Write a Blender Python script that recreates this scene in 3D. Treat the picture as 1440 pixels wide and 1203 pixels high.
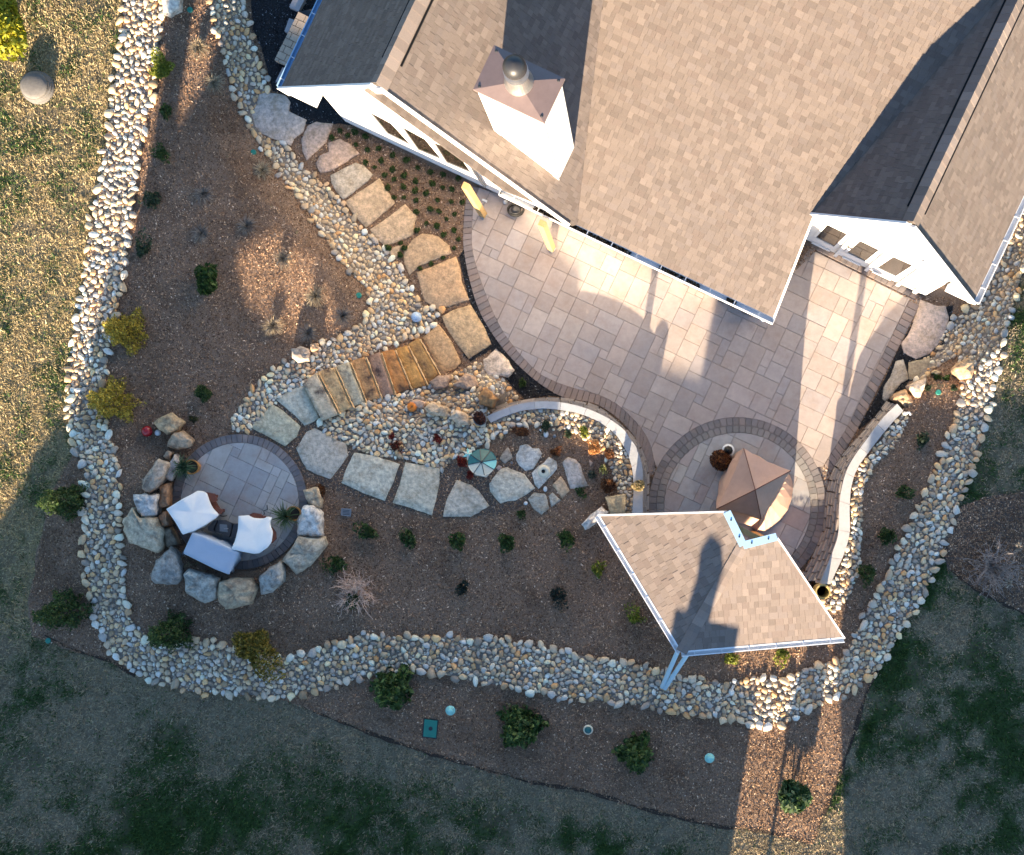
import bpy, bmesh, math, random
import numpy as np
from mathutils import Vector
from mathutils.geometry import delaunay_2d_cdt

random.seed(7); RNG = np.random.default_rng(7)
scene = bpy.context.scene
for o in list(bpy.data.objects): bpy.data.objects.remove(o)

# ------------------------------------------------------------------ camera
CAM_H = 28.0            # height of the drone above the patio, metres
SC = 56.0               # photo pixels per metre on the patio
NX, NY = 893.0, 652.0   # photo pixel straight below the drone
cam_d = bpy.data.cameras.new('camera'); cam = bpy.data.objects.new('camera', cam_d)
scene.collection.objects.link(cam); scene.camera = cam
cam.location = (0, 0, CAM_H)
cam_d.sensor_fit = 'HORIZONTAL'; cam_d.sensor_width = 36.0
cam_d.lens = CAM_H*SC/1440*36
cam_d.shift_x = (720-NX)/1440; cam_d.shift_y = (NY-601.5)/1440
cam_d.clip_start = 0.1; cam_d.clip_end = 3000

# ------------------------------------------------------------------ light
SUN_EL = math.radians(14.0)
SUN_AZ = math.radians(9.0)            # shadows run up the picture, 9 degrees to the right
w = bpy.data.worlds.new('World'); scene.world = w; w.use_nodes = True
nt = w.node_tree; bg = nt.nodes['Background']
sky = nt.nodes.new('ShaderNodeTexSky'); sky.sky_type = 'NISHITA'; sky.sun_disc = False
sky.sun_elevation = SUN_EL; sky.sun_rotation = math.pi + SUN_AZ
nt.links.new(sky.outputs[0], bg.inputs[0]); bg.inputs[1].default_value = 0.077
sky.air_density = 1.0; sky.dust_density = 0.2; sky.ozone_density = 3.0
sun_d = bpy.data.lights.new('sun', 'SUN'); sun_d.energy = 5.0; sun_d.angle = math.radians(0.5)
sun_d.color = (1.0, 0.80, 0.56)
sun = bpy.data.objects.new('sun', sun_d); scene.collection.objects.link(sun)
TO_SUN = Vector((-math.sin(SUN_AZ)*math.cos(SUN_EL), -math.cos(SUN_AZ)*math.cos(SUN_EL), math.sin(SUN_EL)))
sun.rotation_euler = TO_SUN.to_track_quat('Z', 'Y').to_euler()
sun.location = TO_SUN*60
vs = scene.view_settings
vs.view_transform = 'Standard'; vs.look = 'None'; vs.gamma = 1; vs.use_curve_mapping = False
vs.exposure = 2.28

# ------------------------------------------------------------------ helpers
def pip(P, poly):
    """vectorised point in polygon"""
    P = np.asarray(P, float); x, y = P[:, 0], P[:, 1]
    c = np.zeros(len(P), bool); n = len(poly)
    for i in range(n):
        x1, y1 = poly[i]; x2, y2 = poly[(i+1) % n]
        if y1 == y2: continue
        m = ((y1 > y) != (y2 > y)) & (x < (x2-x1)*(y-y1)/(y2-y1)+x1)
        c ^= m
    return c
def segdist(P, line, closed=False):
    P = np.asarray(P, float); d = np.full(len(P), 1e9); n = len(line)
    for i in range(n if closed else n-1):
        a = np.array(line[i], float); b = np.array(line[(i+1) % n], float); ab = b-a
        t = np.clip(((P-a)@ab)/max(ab@ab, 1e-9), 0, 1)
        d = np.minimum(d, np.hypot(*(P-(a+t[:, None]*ab)).T))
    return d
def sstep(a, b, x):
    t = np.clip((x-a)/(b-a), 0, 1); return t*t*(3-2*t)
_tab = np.random.default_rng(3).random((256, 256))
def vnoise(x, y, seed=0):
    x = np.asarray(x, float)+seed*17.31; y = np.asarray(y, float)+seed*7.77
    xi = np.floor(x).astype(int); yi = np.floor(y).astype(int); fx = x-xi; fy = y-yi
    fx = fx*fx*(3-2*fx); fy = fy*fy*(3-2*fy)
    g = lambda i, j: _tab[i % 256, j % 256]
    return (g(xi, yi)*(1-fx)+g(xi+1, yi)*fx)*(1-fy)+(g(xi, yi+1)*(1-fx)+g(xi+1, yi+1)*fx)*fy
def fbm(x, y, seed=0, o=4):
    s = 0; a = .5
    for k in range(o):
        s = s+a*vnoise(x*2**k, y*2**k, seed+k*5); a *= .5
    return s/(1-.5**o)

# heights of the ground: the patio and the path by the house are low, the garden lies higher
GARDEN = 0.65
LEFT_CAP_OUT = [(684,586),(701,578),(732,568),(765,564.5),(795,567),(823,574),(851,586),(876,603),(886,617),(894,628),(901,646),(904,665),(904,693),(904,725),(906,760)]
LEFT_CAP_IN = [(690,595),(707,587),(734,578),(765,575),(795.5,578),(818,583),(843,594),(862,608),(872,620),(882,638),(888,656),(890,672),(890.5,693),(889,725),(891,760)]
LEFT_BASE = [(697,573),(712,568),(738,562),(768,558.5),(798,561),(832,568),(860,584),(884,606),(896,620),(904,636),(911,656),(913,672),(913,693),(912,725),(914,760)]
RIGHT_CAP_OUT = [(1262,568),(1241.7,588),(1220.6,615.6),(1195.5,651.7),(1184.5,682),(1180,713),(1179,749),(1170.6,776.7),(1159.5,804),(1152,822)]
RIGHT_CAP_IN = [(1270.6,578),(1253,597),(1232,622.5),(1207,657),(1198,682),(1195,713),(1195,749),(1187,779.5),(1176,804),(1168,822)]
RIGHT_BASE = [(1247,564),(1226,592),(1204,617),(1176,651),(1164,682),(1160,708),(1156,740),(1147,769),(1134,796),(1122,815)]
mids = lambda a, b: [((p[0]+q[0])/2, (p[1]+q[1])/2) for p, q in zip(a, b)]
LEFT_MID = mids(LEFT_CAP_OUT, LEFT_CAP_IN); RIGHT_MID = mids(RIGHT_CAP_OUT, RIGHT_CAP_IN)
LOWP = [(345,-60),(352,60),(352,160),(385,215),(440,260),(490,320),(540,385),(575,432),(600,458),(648,522),(672,508),(700,520),(715,545),(705,560),(690,575)] + \
       LEFT_MID[1:] + [(930,800),(970,828),(1030,838),(1090,834),(1140,832)] + RIGHT_MID[::-1] + \
       [(1275,545),(1295,520),(1325,490),(1350,460),(1400,410),(1445,320),(1620,240),(1620,-900),(345,-900)]
FIRE_C = (337.0, 706.0)
def T(px, py):
    px = np.atleast_1d(np.asarray(px, float)); py = np.atleast_1d(np.asarray(py, float))
    P = np.stack([px, py], 1)
    d = segdist(P, LOWP, True); d[pip(P, LOWP)] = 0
    dw = np.minimum(segdist(P, LEFT_MID), segdist(P, RIGHT_MID))
    dw = np.minimum(dw, segdist(P, [(914,760),(930,800),(1030,838),(1122,815)]))
    ds = segdist(P, [(610,500),(440,565)])
    wdt = 5+(55+80*(1-sstep(45, 120, ds)))*sstep(10, 110, dw)
    z = GARDEN*np.clip(d/wdt, 0, 1)
    dx = px-FIRE_C[0]; dy = py-FIRE_C[1]; r = np.hypot(dx, dy)
    z = z+0.38*sstep(98, 118, r)*(1-sstep(150, 330, r))*sstep(-0.35, 0.35, (dy*.86-dx*.5)/np.maximum(r, 1))
    return z
def T1(px, py): return float(T(px, py)[0])
def WZ(px, py, z):
    k = (CAM_H-z)/(CAM_H*SC)
    return np.stack([(np.asarray(px, float)-NX)*k, -(np.asarray(py, float)-NY)*k, np.zeros_like(np.asarray(px, float))+z], -1)
def G(px, py, dz=0.0):
    """point of the ground seen at this photo pixel, raised by dz"""
    a = np.atleast_1d(np.asarray(px, float)); b = np.atleast_1d(np.asarray(py, float))
    r = WZ(a, b, T(a, b)); r[:, 2] += dz
    return r
def G1(px, py, dz=0.0): return Vector(G(px, py, dz)[0])

def link(o, parent=None):
    scene.collection.objects.link(o)
    if parent is not None: o.parent = parent
    return o
def tag(o, label=None, cat=None, group=None, kind=None):
    if label: o['label'] = label
    if cat: o['category'] = cat
    if group: o['group'] = group
    if kind: o['kind'] = kind
    return o
def world_loc(p):
    v = Vector((0, 0, 0))
    while p is not None: v = v+p.location; p = p.parent
    return v
def np_mesh(name, V, F, m, col=None, smooth=False):
    V = np.ascontiguousarray(V, dtype=np.float32); F = np.ascontiguousarray(F, dtype=np.int32)
    me = bpy.data.meshes.new(name); k = F.shape[1]
    me.vertices.add(len(V)); me.vertices.foreach_set('co', V.ravel())
    me.loops.add(F.size); me.loops.foreach_set('vertex_index', F.ravel())
    me.polygons.add(len(F)); me.polygons.foreach_set('loop_start', np.arange(0, F.size, k, dtype=np.int32))
    if smooth: me.polygons.foreach_set('use_smooth', np.ones(len(F), bool))
    if col is not None:
        a = me.attributes.new('col', 'FLOAT_COLOR', 'POINT'); c = np.ones((len(V), 4), np.float32); c[:, :3] = col
        a.data.foreach_set('color', c.ravel())
    me.update(calc_edges=True); me.materials.append(m)
    return me
def np_obj(name, V, F, m, col=None, smooth=False, parent=None, origin=None):
    V = np.asarray(V, float)
    if parent is not None: org = world_loc(parent)
    elif origin is not None: org = Vector(origin)
    else: org = Vector((0, 0, 0))
    me = np_mesh(name, V-np.array(org), F, m, col, smooth)
    o = bpy.data.objects.new(name, me)
    if parent is None: o.location = org
    return link(o, parent)
def py_obj(name, V, F, m, parent=None, origin=None, smooth=False, col=None, bevel=0):
    """any polygons; vertices in world space"""
    org = world_loc(parent) if parent is not None else Vector(origin if origin is not None else (0, 0, 0))
    V = [(v[0]-org.x, v[1]-org.y, v[2]-org.z) for v in V]
    me = bpy.data.meshes.new(name); me.from_pydata(V, [], F)
    if col is not None:
        a = me.attributes.new('col', 'FLOAT_COLOR', 'POINT'); c = np.ones((len(V), 4), np.float32); c[:, :3] = col
        a.data.foreach_set('color', c.ravel())
    if bevel:
        bm = bmesh.new(); bm.from_mesh(me)
        bmesh.ops.remove_doubles(bm, verts=bm.verts, dist=1e-5)
        bmesh.ops.bevel(bm, geom=bm.edges[:], offset=bevel, segments=2, affect='EDGES', profile=.6, clamp_overlap=True)
        bm.to_mesh(me); bm.free()
    if smooth:
        me.polygons.foreach_set('use_smooth', np.ones(len(me.polygons), bool))
    me.materials.append(m); me.update()
    o = bpy.data.objects.new(name, me)
    if parent is None: o.location = org
    return link(o, parent)
def empty(name, loc, label, cat, group=None):
    o = bpy.data.objects.new(name, None); o.location = loc; o.empty_display_size = .2
    scene.collection.objects.link(o)
    return tag(o, label, cat, group)
class MB:
    """collects simple solids into one mesh"""
    def __init__(s): s.V = []; s.F = []
    def add(s, V, F):
        n = len(s.V); s.V += [tuple(v) for v in V]; s.F += [[i+n for i in f] for f in F]
    def prism(s, ring, lo, hi):
        """ring of (x,y); lo/hi heights (numbers or lists)"""
        n = len(ring); L = lo if hasattr(lo, '__len__') else [lo]*n; Hh = hi if hasattr(hi, '__len__') else [hi]*n
        s.add([(p[0], p[1], L[i]) for i, p in enumerate(ring)]+[(p[0], p[1], Hh[i]) for i, p in enumerate(ring)],
              [list(range(n))[::-1], list(range(n, 2*n))]+[[i, (i+1) % n, n+(i+1) % n, n+i] for i in range(n)])
    def bar(s, a, b, w, h=None, up=(0, 0, 1)):
        a = Vector(a); b = Vector(b); h = h or w; d = (b-a).normalized(); up = Vector(up)
        if abs(d.dot(up)) > .97: up = Vector((1, 0, 0))
        x = d.cross(up).normalized(); y = x.cross(d)
        V = [p+x*sx*w/2+y*sy*h/2 for p in (a, b) for sx, sy in ((-1,-1),(1,-1),(1,1),(-1,1))]
        s.add(V, [[3,2,1,0],[4,5,6,7],[0,1,5,4],[1,2,6,5],[2,3,7,6],[3,0,4,7]])
    def tube(s, pts, rad, n=8, cap=True):
        pts = [Vector(p) for p in pts]; m = len(pts); R = rad if hasattr(rad, '__len__') else [rad]*m
        V = []; 
        for i, p in enumerate(pts):
            d = (pts[min(i+1, m-1)]-pts[max(i-1, 0)]).normalized()
            up = Vector((0, 0, 1)) if abs(d.z) < .95 else Vector((1, 0, 0))
            x = d.cross(up).normalized(); y = d.cross(x)
            V += [p+(x*math.cos(2*math.pi*k/n)+y*math.sin(2*math.pi*k/n))*R[i] for k in range(n)]
        F = [[i*n+k, i*n+(k+1) % n, (i+1)*n+(k+1) % n, (i+1)*n+k] for i in range(m-1) for k in range(n)]
        if cap: F += [list(range(n))[::-1], list(range((m-1)*n, m*n))]
        s.add(V, F)
    def lathe(s, c, prof, n=20):
        c = Vector(c); m = len(prof)
        V = [c+Vector((r*math.cos(2*math.pi*k/n), r*math.sin(2*math.pi*k/n), z)) for r, z in prof for k in range(n)]
        F = [[i*n+k, i*n+(k+1) % n, (i+1)*n+(k+1) % n, (i+1)*n+k] for i in range(m-1) for k in range(n)]
        F += [list(range(n))[::-1], list(range((m-1)*n, m*n))]
        s.add(V, F)
    def build(s, name, m, parent=None, origin=None, smooth=False, bevel=0):
        return py_obj(name, s.V, s.F, m, parent, origin, smooth, bevel=bevel)
def dense(line, step, closed=False):
    out = []; n = len(line)
    for i in range(n if closed else n-1):
        a = line[i]; b = line[(i+1) % n]; L = math.hypot(b[0]-a[0], b[1]-a[1]); k = max(1, int(round(L/step)))
        out += [(a[0]+(b[0]-a[0])*j/k, a[1]+(b[1]-a[1])*j/k) for j in range(k)]
    if not closed: out.append(tuple(line[-1]))
    return out
def resample(line, n):
    L = np.array(line, float); d = np.r_[0, np.cumsum(np.hypot(*np.diff(L, axis=0).T))]
    t = np.linspace(0, d[-1], n); return np.stack([np.interp(t, d, L[:, 0]), np.interp(t, d, L[:, 1])], 1)
def smooth_line(line, n, closed=False):
    """Catmull-Rom through the points"""
    P = [np.array(p, float) for p in line]; m = len(P); out = []
    for i in range(m if closed else m-1):
        p0, p1, p2, p3 = (P[(i-1) % m], P[i], P[(i+1) % m], P[(i+2) % m]) if closed else (P[max(i-1, 0)], P[i], P[i+1], P[min(i+2, m-1)])
        for j in range(n):
            t = j/n
            out.append(tuple(.5*((2*p1)+(-p0+p2)*t+(2*p0-5*p1+4*p2-p3)*t*t+(-p0+3*p1-3*p2+p3)*t**3)))
    if not closed: out.append(tuple(P[-1]))
    return out
def clip_convex(subject, clip):
    """Sutherland-Hodgman: subject polygon cut to a convex counter-clockwise polygon"""
    out = list(subject); n = len(clip)
    for i in range(n):
        a = clip[i]; b = clip[(i+1) % n]; inp = out; out = []
        if not inp: break
        f = lambda p: (b[0]-a[0])*(p[1]-a[1])-(b[1]-a[1])*(p[0]-a[0])
        for j in range(len(inp)):
            p = inp[j]; q = inp[(j+1) % len(inp)]; fp, fq = f(p), f(q)
            if fp >= 0: out.append(p)
            if (fp > 0 > fq) or (fp < 0 < fq):
                t = fp/(fp-fq); out.append((p[0]+(q[0]-p[0])*t, p[1]+(q[1]-p[1])*t))
    res = []
    for p in out:
        if not res or math.hypot(p[0]-res[-1][0], p[1]-res[-1][1]) > 1e-4: res.append(p)
    if len(res) > 1 and math.hypot(res[0][0]-res[-1][0], res[0][1]-res[-1][1]) < 1e-4: res.pop()
    return res
def area(p): return .5*sum(p[i][0]*p[(i+1) % len(p)][1]-p[(i+1) % len(p)][0]*p[i][1] for i in range(len(p)))
def shrink(p, c, d):
    out = []
    for q in p:
        L = math.hypot(q[0]-c[0], q[1]-c[1]); t = max(.3, 1-d/max(L, 1e-6))
        out.append((c[0]+(q[0]-c[0])*t, c[1]+(q[1]-c[1])*t))
    return out

# ------------------------------------------------------------------ materials
def mat(name, base=(.5,.5,.5), rough=.8, src='flat', var=.25, scale=8, bump=.3, bscale=40, metal=0.0, spec=.3, stain=None, stain_scale=3, trans=0):
    """src: flat colour, 'object' = the object's own colour, 'attr' = vertex attribute col; all broken up by noise"""
    m = bpy.data.materials.new(name); m.use_nodes = True; N = m.node_tree.nodes; L = m.node_tree.links
    b = N['Principled BSDF']; b.inputs['Roughness'].default_value = rough; b.inputs['Metallic'].default_value = metal
    b.inputs['Specular IOR Level'].default_value = spec
    tc = N.new('ShaderNodeTexCoord'); geo = N.new('ShaderNodeNewGeometry')
    if src == 'object':
        oi = N.new('ShaderNodeObjectInfo'); c = oi.outputs['Color']
    elif src == 'attr':
        at = N.new('ShaderNodeAttribute'); at.attribute_name = 'col'; c = at.outputs['Color']
    else:
        rgb = N.new('ShaderNodeRGB'); rgb.outputs[0].default_value = (*base, 1); c = rgb.outputs[0]
    pos = geo.outputs['Position']
    if stain:
        ns = N.new('ShaderNodeTexNoise'); ns.inputs['Scale'].default_value = stain_scale; ns.inputs['Detail'].default_value = 6; ns.inputs['Roughness'].default_value = .65
        L.new(pos, ns.inputs['Vector'])
        rp = N.new('ShaderNodeMapRange'); rp.inputs[1].default_value = .48; rp.inputs[2].default_value = .68; rp.inputs[4].default_value = stain[3]
        L.new(ns.outputs['Fac'], rp.inputs[0])
        mx = N.new('ShaderNodeMix'); mx.data_type = 'RGBA'; L.new(rp.outputs[0], mx.inputs[0]); L.new(c, mx.inputs[6]); mx.inputs[7].default_value = (*stain[:3], 1)
        c = mx.outputs[2]
    if var:
        n1 = N.new('ShaderNodeTexNoise'); n1.inputs['Scale'].default_value = scale; n1.inputs['Detail'].default_value = 7; n1.inputs['Roughness'].default_value = .7
        L.new(pos, n1.inputs['Vector'])
        r1 = N.new('ShaderNodeMapRange'); r1.inputs[1].default_value = .25; r1.inputs[2].default_value = .75
        r1.inputs[3].default_value = 1-var; r1.inputs[4].default_value = 1+var; L.new(n1.outputs['Fac'], r1.inputs[0])
        vm = N.new('ShaderNodeVectorMath'); vm.operation = 'SCALE'; L.new(c, vm.inputs[0]); L.new(r1.outputs[0], vm.inputs['Scale'])
        c = vm.outputs[0]
    L.new(c, b.inputs['Base Color'])
    if bump:
        n2 = N.new('ShaderNodeTexNoise'); n2.inputs['Scale'].default_value = bscale; n2.inputs['Detail'].default_value = 5
        L.new(pos, n2.inputs['Vector'])
        bp = N.new('ShaderNodeBump'); bp.inputs['Strength'].default_value = bump; bp.inputs['Distance'].default_value = .02
        L.new(n2.outputs['Fac'], bp.inputs['Height']); L.new(bp.outputs[0], b.inputs['Normal'])
    if trans:
        tr = N.new('ShaderNodeBsdfTranslucent'); L.new(c, tr.inputs[0]); ms = N.new('ShaderNodeMixShader'); ms.inputs[0].default_value = trans
        out = N['Material Output']; L.new(b.outputs[0], ms.inputs[1]); L.new(tr.outputs[0], ms.inputs[2]); L.new(ms.outputs[0], out.inputs[0])
    return m
M = {
 'lawn': mat('lawn', src='attr', rough=.95, var=.35, scale=14, bump=.8, bscale=60, spec=.05),
 'blade': mat('grass_blade', src='attr', rough=.8, var=.2, scale=5, bump=0, spec=.1, trans=.25),
 'mulch': mat('mulch', (.30,.205,.143), .95, var=.5, scale=34, bump=1.0, bscale=70, spec=.05, stain=(.13,.082,.055,.75), stain_scale=.9),
 'chip': mat('wood_chip', src='attr', rough=.9, var=.25, scale=30, bump=0, spec=.1),
 'fines': mat('path_fines', (.13,.105,.088), .95, var=.5, scale=30, bump=1, bscale=60, spec=.05),
 'soil': mat('soil', (.06,.045,.036), .95, var=.4, scale=15, bump=1, bscale=50, spec=.05),
 'gravel': mat('black_gravel', (.018,.019,.022), .7, var=.5, scale=40, bump=1, bscale=80),
 'gravel_chip': mat('black_gravel_chip', src='attr', rough=.45, var=.3, scale=40, bump=0),
 'cobble': mat('cobble', src='object', rough=.75, var=.22, scale=22, bump=.25, bscale=50),
 'pebble': mat('pebble', src='attr', rough=.75, var=.22, scale=22, bump=.2, bscale=50),
 'flag': mat('flagstone', src='object', rough=.9, var=.55, scale=11, bump=1.0, bscale=24, stain=(.38,.27,.16,.6), stain_scale=3.6),
 'step': mat('step_stone', src='object', rough=.8, var=.5, scale=9, bump=.9, bscale=24, stain=(.06,.035,.03,.95), stain_scale=3.0),
 'boulder': mat('boulder', src='object', rough=.92, var=.6, scale=10, bump=1.0, bscale=20, stain=(.17,.12,.085,.7), stain_scale=4.0),
 'paver': mat('paver', src='object', rough=.8, var=.14, scale=7, bump=.25, bscale=60, stain=(.34,.255,.205,.55), stain_scale=1.6),
 'bedding': mat('stone_bedding', (.27,.23,.19), .95, var=.5, scale=30, bump=1, bscale=60, spec=.05),
 'sand': mat('joint_sand', (.33,.28,.245), .95, var=.2),
 'block': mat('wall_block', src='object', rough=.9, var=.18, scale=18, bump=.4, bscale=60),
 'cap': mat('cap_stone', src='object', rough=.85, var=.12, scale=10, bump=.25, bscale=60),
 'shingle': mat('shingle', src='attr', rough=.95, var=.16, scale=60, bump=.4, bscale=120, spec=.1),
 'deck': mat('roof_deck', (.09,.075,.065), .95, var=.2),
 'white': mat('white_paint', (.80,.79,.77), .55, var=.03, scale=2, bump=.03),
 'siding': mat('white_siding', (.80,.79,.77), .6, var=.04, scale=3, bump=.05),
 'found': mat('foundation', (.34,.34,.33), .9, var=.15, scale=10),
 'metalwhite': mat('white_aluminium', (.78,.79,.80), .35, var=.05, bump=0, spec=.5),
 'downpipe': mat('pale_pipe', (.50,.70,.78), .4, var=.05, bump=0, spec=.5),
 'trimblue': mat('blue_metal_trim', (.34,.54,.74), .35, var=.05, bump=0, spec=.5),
 'dark': mat('dark_metal', (.03,.03,.033), .45, var=.1, bump=0, spec=.5),
 'cap_metal': mat('bronze_sheet', (.21,.155,.145), .5, var=.12, scale=5, bump=.03, metal=.25),
 'steel': mat('steel', (.42,.40,.38), .38, var=.15, bump=0, metal=.8),
 'glass': mat('window_glass', (.012,.010,.008), .03, var=.3, scale=2, bump=0, spec=.45),
 'timber': mat('timber', (.46,.30,.13), .7, var=.2, scale=12, bump=.2),
 'leaf': mat('leaf', src='attr', rough=.55, var=.2, scale=8, bump=0, spec=.3, trans=.25),
 'bark': mat('bark', (.12,.09,.07), .9, var=.3, scale=20),
 'twig': mat('twig', src='object', rough=.85, var=.2, scale=15, bump=0),
 'fabric_white': mat('white_cover', (.85,.83,.79), .85, var=.05, scale=3, bump=.15, bscale=9),
 'fabric_grey': mat('grey_cover', (.42,.47,.55), .6, var=.06, scale=3, bump=.1, bscale=6),
 'fabric_brown': mat('brown_cover', (.54,.335,.245), .8, var=.1, scale=4, bump=.15, bscale=8),
 'redwood': mat('red_brown_wood', (.16,.055,.035), .6, var=.2, scale=15),
 'tile': mat('dark_tile', (.055,.055,.06), .5, var=.2),
 'terra': mat('glazed_pot', (.50,.22,.05), .4, var=.2, bump=.05, spec=.5),
 'gold': mat('ochre_pot', (.50,.37,.14), .5, var=.15, bump=.05),
 'black': mat('black_plastic', (.012,.012,.012), .4, var=0, bump=0),
 'green_pl': mat('green_plastic', (.03,.22,.17), .5, var=.1, bump=.05),
 'teal': mat('teal_enamel', (.012,.12,.125), .4, var=.2, bump=0, spec=.5),
 'teal_light': mat('pale_teal', (.30,.68,.62), .45, var=.1, bump=0),
 'cream': mat('cream_enamel', (.72,.66,.50), .5, var=.08, bump=0),
 'red': mat('red_glaze', (.35,.015,.02), .2, var=.15, bump=0, spec=.6),
 'orange': mat('pumpkin_skin', (.65,.20,.03), .5, var=.15, bump=.05),
 'blueball': mat('pale_blue_glaze', (.42,.55,.70), .25, var=.45, scale=25, bump=0, spec=.6),
 'conc': mat('faux_rock', (.16,.15,.14), .9, var=.25, scale=10, bump=.3),
 'greybox': mat('grey_grate', (.20,.22,.24), .7, var=.1),
 'ceramic': mat('white_ceramic', (.7,.71,.7), .3, var=.05, bump=0),
 'brick': mat('neighbour_wall', (.45,.42,.38), .9, var=.15),
}
# ------------------------------------------------------------------ ground
MULCH = [(235,-60),(222,60),(200,140),(165,270),(140,380),(112,480),(100,560),(112,620),(95,650),(70,700),(52,780),(40,850),(45,895),(100,915),(150,930),(205,952),(260,972),(330,978),(400,985),(440,1000),(520,1030),(580,1050),(660,1078),(740,1098),(820,1112),(900,1136),(1000,1160),(1080,1170),(1142,1187),(1165,1130),(1195,1050),(1215,985),(1245,920),(1290,830),(1325,760),(1345,700),(1385,610),(1402,520),(1405,440),(1440,335),(1520,250),(1520,-60)]
DARKBED = [(1322,765),(1345,715),(1380,700),(1450,690),(1560,690),(1560,930),(1440,862),(1370,828),(1335,800)]
def edge_jitter(poly, amp, step, seed):
    """a ragged edge instead of a drawn line"""
    P = np.array(dense(poly, step, True)); n = len(P)
    t = np.roll(P, -1, 0)-np.roll(P, 1, 0); t /= np.maximum(np.hypot(*t.T)[:, None], 1e-6)
    k = (fbm(P[:, 0]/14, P[:, 1]/14, seed)-.5)*2*amp
    return [tuple(p) for p in P+np.stack([-t[:, 1], t[:, 0]], 1)*k[:, None]]
def offset_in(line, d):
    L = np.array(dense(line, 5)); t = np.gradient(L, axis=0); t /= np.hypot(*t.T)[:, None]; N1 = L+np.stack([-t[:, 1], t[:, 0]], 1)*d; N2 = L-np.stack([-t[:, 1], t[:, 0]], 1)*d
    return [tuple(p) for p in (N1 if T(*N1.T).sum() > T(*N2.T).sum() else N2)]
def sheet(name, poly, dz, m, step=14, parent=None, kind='structure', jitter=0, col=None):
    B = edge_jitter(poly, jitter, 7, len(name)) if jitter else dense(poly, step, True)
    xs = np.array(B); gx, gy = np.meshgrid(np.arange(xs[:, 0].min(), xs[:, 0].max(), step), np.arange(xs[:, 1].min(), xs[:, 1].max(), step))
    I = np.stack([gx.ravel(), gy.ravel()], 1); I = I[pip(I, B)]; I = I[segdist(I, B, True) > step*.35]
    if name in ('mulch_bed',) or 'river' in name:
        E = np.array([p for ln in (LEFT_MID, RIGHT_MID) for o in (0, 1) for p in (dense(ln, 5) if o == 0 else offset_in(ln, 6))]); E = E[pip(E, B)]; E = E[segdist(E, B, True) > 1.5]
        I = I[np.minimum(segdist(I, LEFT_MID), segdist(I, RIGHT_MID)) > 9]; I = np.concatenate([I, E])
    pts = [Vector(p) for p in B]+[Vector(p) for p in I]; n = len(B)
    v, e, f, *_ = delaunay_2d_cdt(pts, [], [list(range(n))], 1, 1e-4)
    v = np.array([tuple(p) for p in v])
    V = G(v[:, 0], v[:, 1], dz)
    F = np.array([list(q) if True else 0 for q in f if len(q) == 3])
    o = np_obj(name, V, F, m, smooth=True, parent=parent)
    if kind: o['kind'] = kind
    return o
MULCH_J = edge_jitter(MULCH, 5, 7, 2)

def lawn_green(px, py):
    """0 = dormant straw, 1 = green; patches as the photograph has them"""
    n = fbm(px/85, py/85, 1, 5); n2 = fbm(px/22, py/22, 2, 4)
    g = .85*sstep(.50, .74, n*.55+n2*.45)
    low = sstep(980, 1200, py+60*(n-.5))*sstep(-50, 80, 1000-px)      # greener towards the bottom
    g = np.maximum(g, low*sstep(.34, .66, n*.55+n2*.45))
    edge = np.exp(-(segdist(np.stack([px, py], 1), [(112,470),(92,560),(70,640),(60,700)])/22)**2)
    edge = np.maximum(edge, np.exp(-(segdist(np.stack([px, py], 1), [(1350,720),(1300,860),(1240,990),(1190,1090),(1160,1160)])/18)**2))
    g = np.maximum(g, edge*sstep(.3, .6, n2)*1.0)
    right = sstep(1180, 1240, px); g = np.maximum(g, right*sstep(.38, .66, n*.55+n2*.45)*.9)
    bottom = sstep(925, 950, py)*(1-sstep(1150, 1200, px)); g = g*(1-bottom*(1-sstep(12, 75, segdist(np.stack([px, py], 1), [(62,893),(150,928),(260,974),(400,985),(520,1031),(740,1098),(1000,1160),(1140,1186)])+40*(n2-.5))))
    left = (1-sstep(230, 330, px))*(1-sstep(640, 760, py)); g = np.where(left > .5, g*.38+.34*sstep(.35, .75, n2), g)
    return np.clip(g, 0, 1)
STRAW = np.array([.31,.25,.145]); GREEN = np.array([.058,.100,.032]); SOILC = np.array([.10,.075,.055])
def lawn_col(px, py):
    g = lawn_green(px, py)[:, None]; s = fbm(px/9, py/9, 9)[:, None]; b = sstep(.62, .74, fbm(px/40, py/40, 12))[:, None]
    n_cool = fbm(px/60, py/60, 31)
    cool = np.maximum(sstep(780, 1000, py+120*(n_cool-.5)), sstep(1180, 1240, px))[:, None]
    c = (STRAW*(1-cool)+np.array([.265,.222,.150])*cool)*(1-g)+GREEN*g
    return (c*(1-.5*b)+SOILC*.5*b)*(.75+.5*s)
xs = np.r_[-24000, -8000, -3000, -1400, -700, -300, np.arange(-60, 1505, 9), 1800, 2400, 3800, 9000, 25000]
ys = np.r_[-24000, -8000, -3000, -1400, -700, -300, np.arange(-60, 1270, 9), 1500, 1800, 2400, 3800, 9000, 25000]
gx, gy = np.meshgrid(xs, ys); gx = gx.ravel(); gy = gy.ravel()
V = G(gx, gy, -.03); nxs = len(xs)
idx = np.arange(len(gx)).reshape(len(ys), nxs)
F = np.stack([idx[:-1, :-1].ravel(), idx[:-1, 1:].ravel(), idx[1:, 1:].ravel(), idx[1:, :-1].ravel()], 1)
lawn = np_obj('lawn', V, F[:, ::-1], M['lawn'], lawn_col(gx, gy), smooth=True); lawn['kind'] = 'structure'

mulch = sheet('mulch_bed', MULCH, 0, M['mulch'], 12, jitter=5)
darkbed = sheet('soil_bed', DARKBED, .005, M['fines'], 14, jitter=5)
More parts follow.
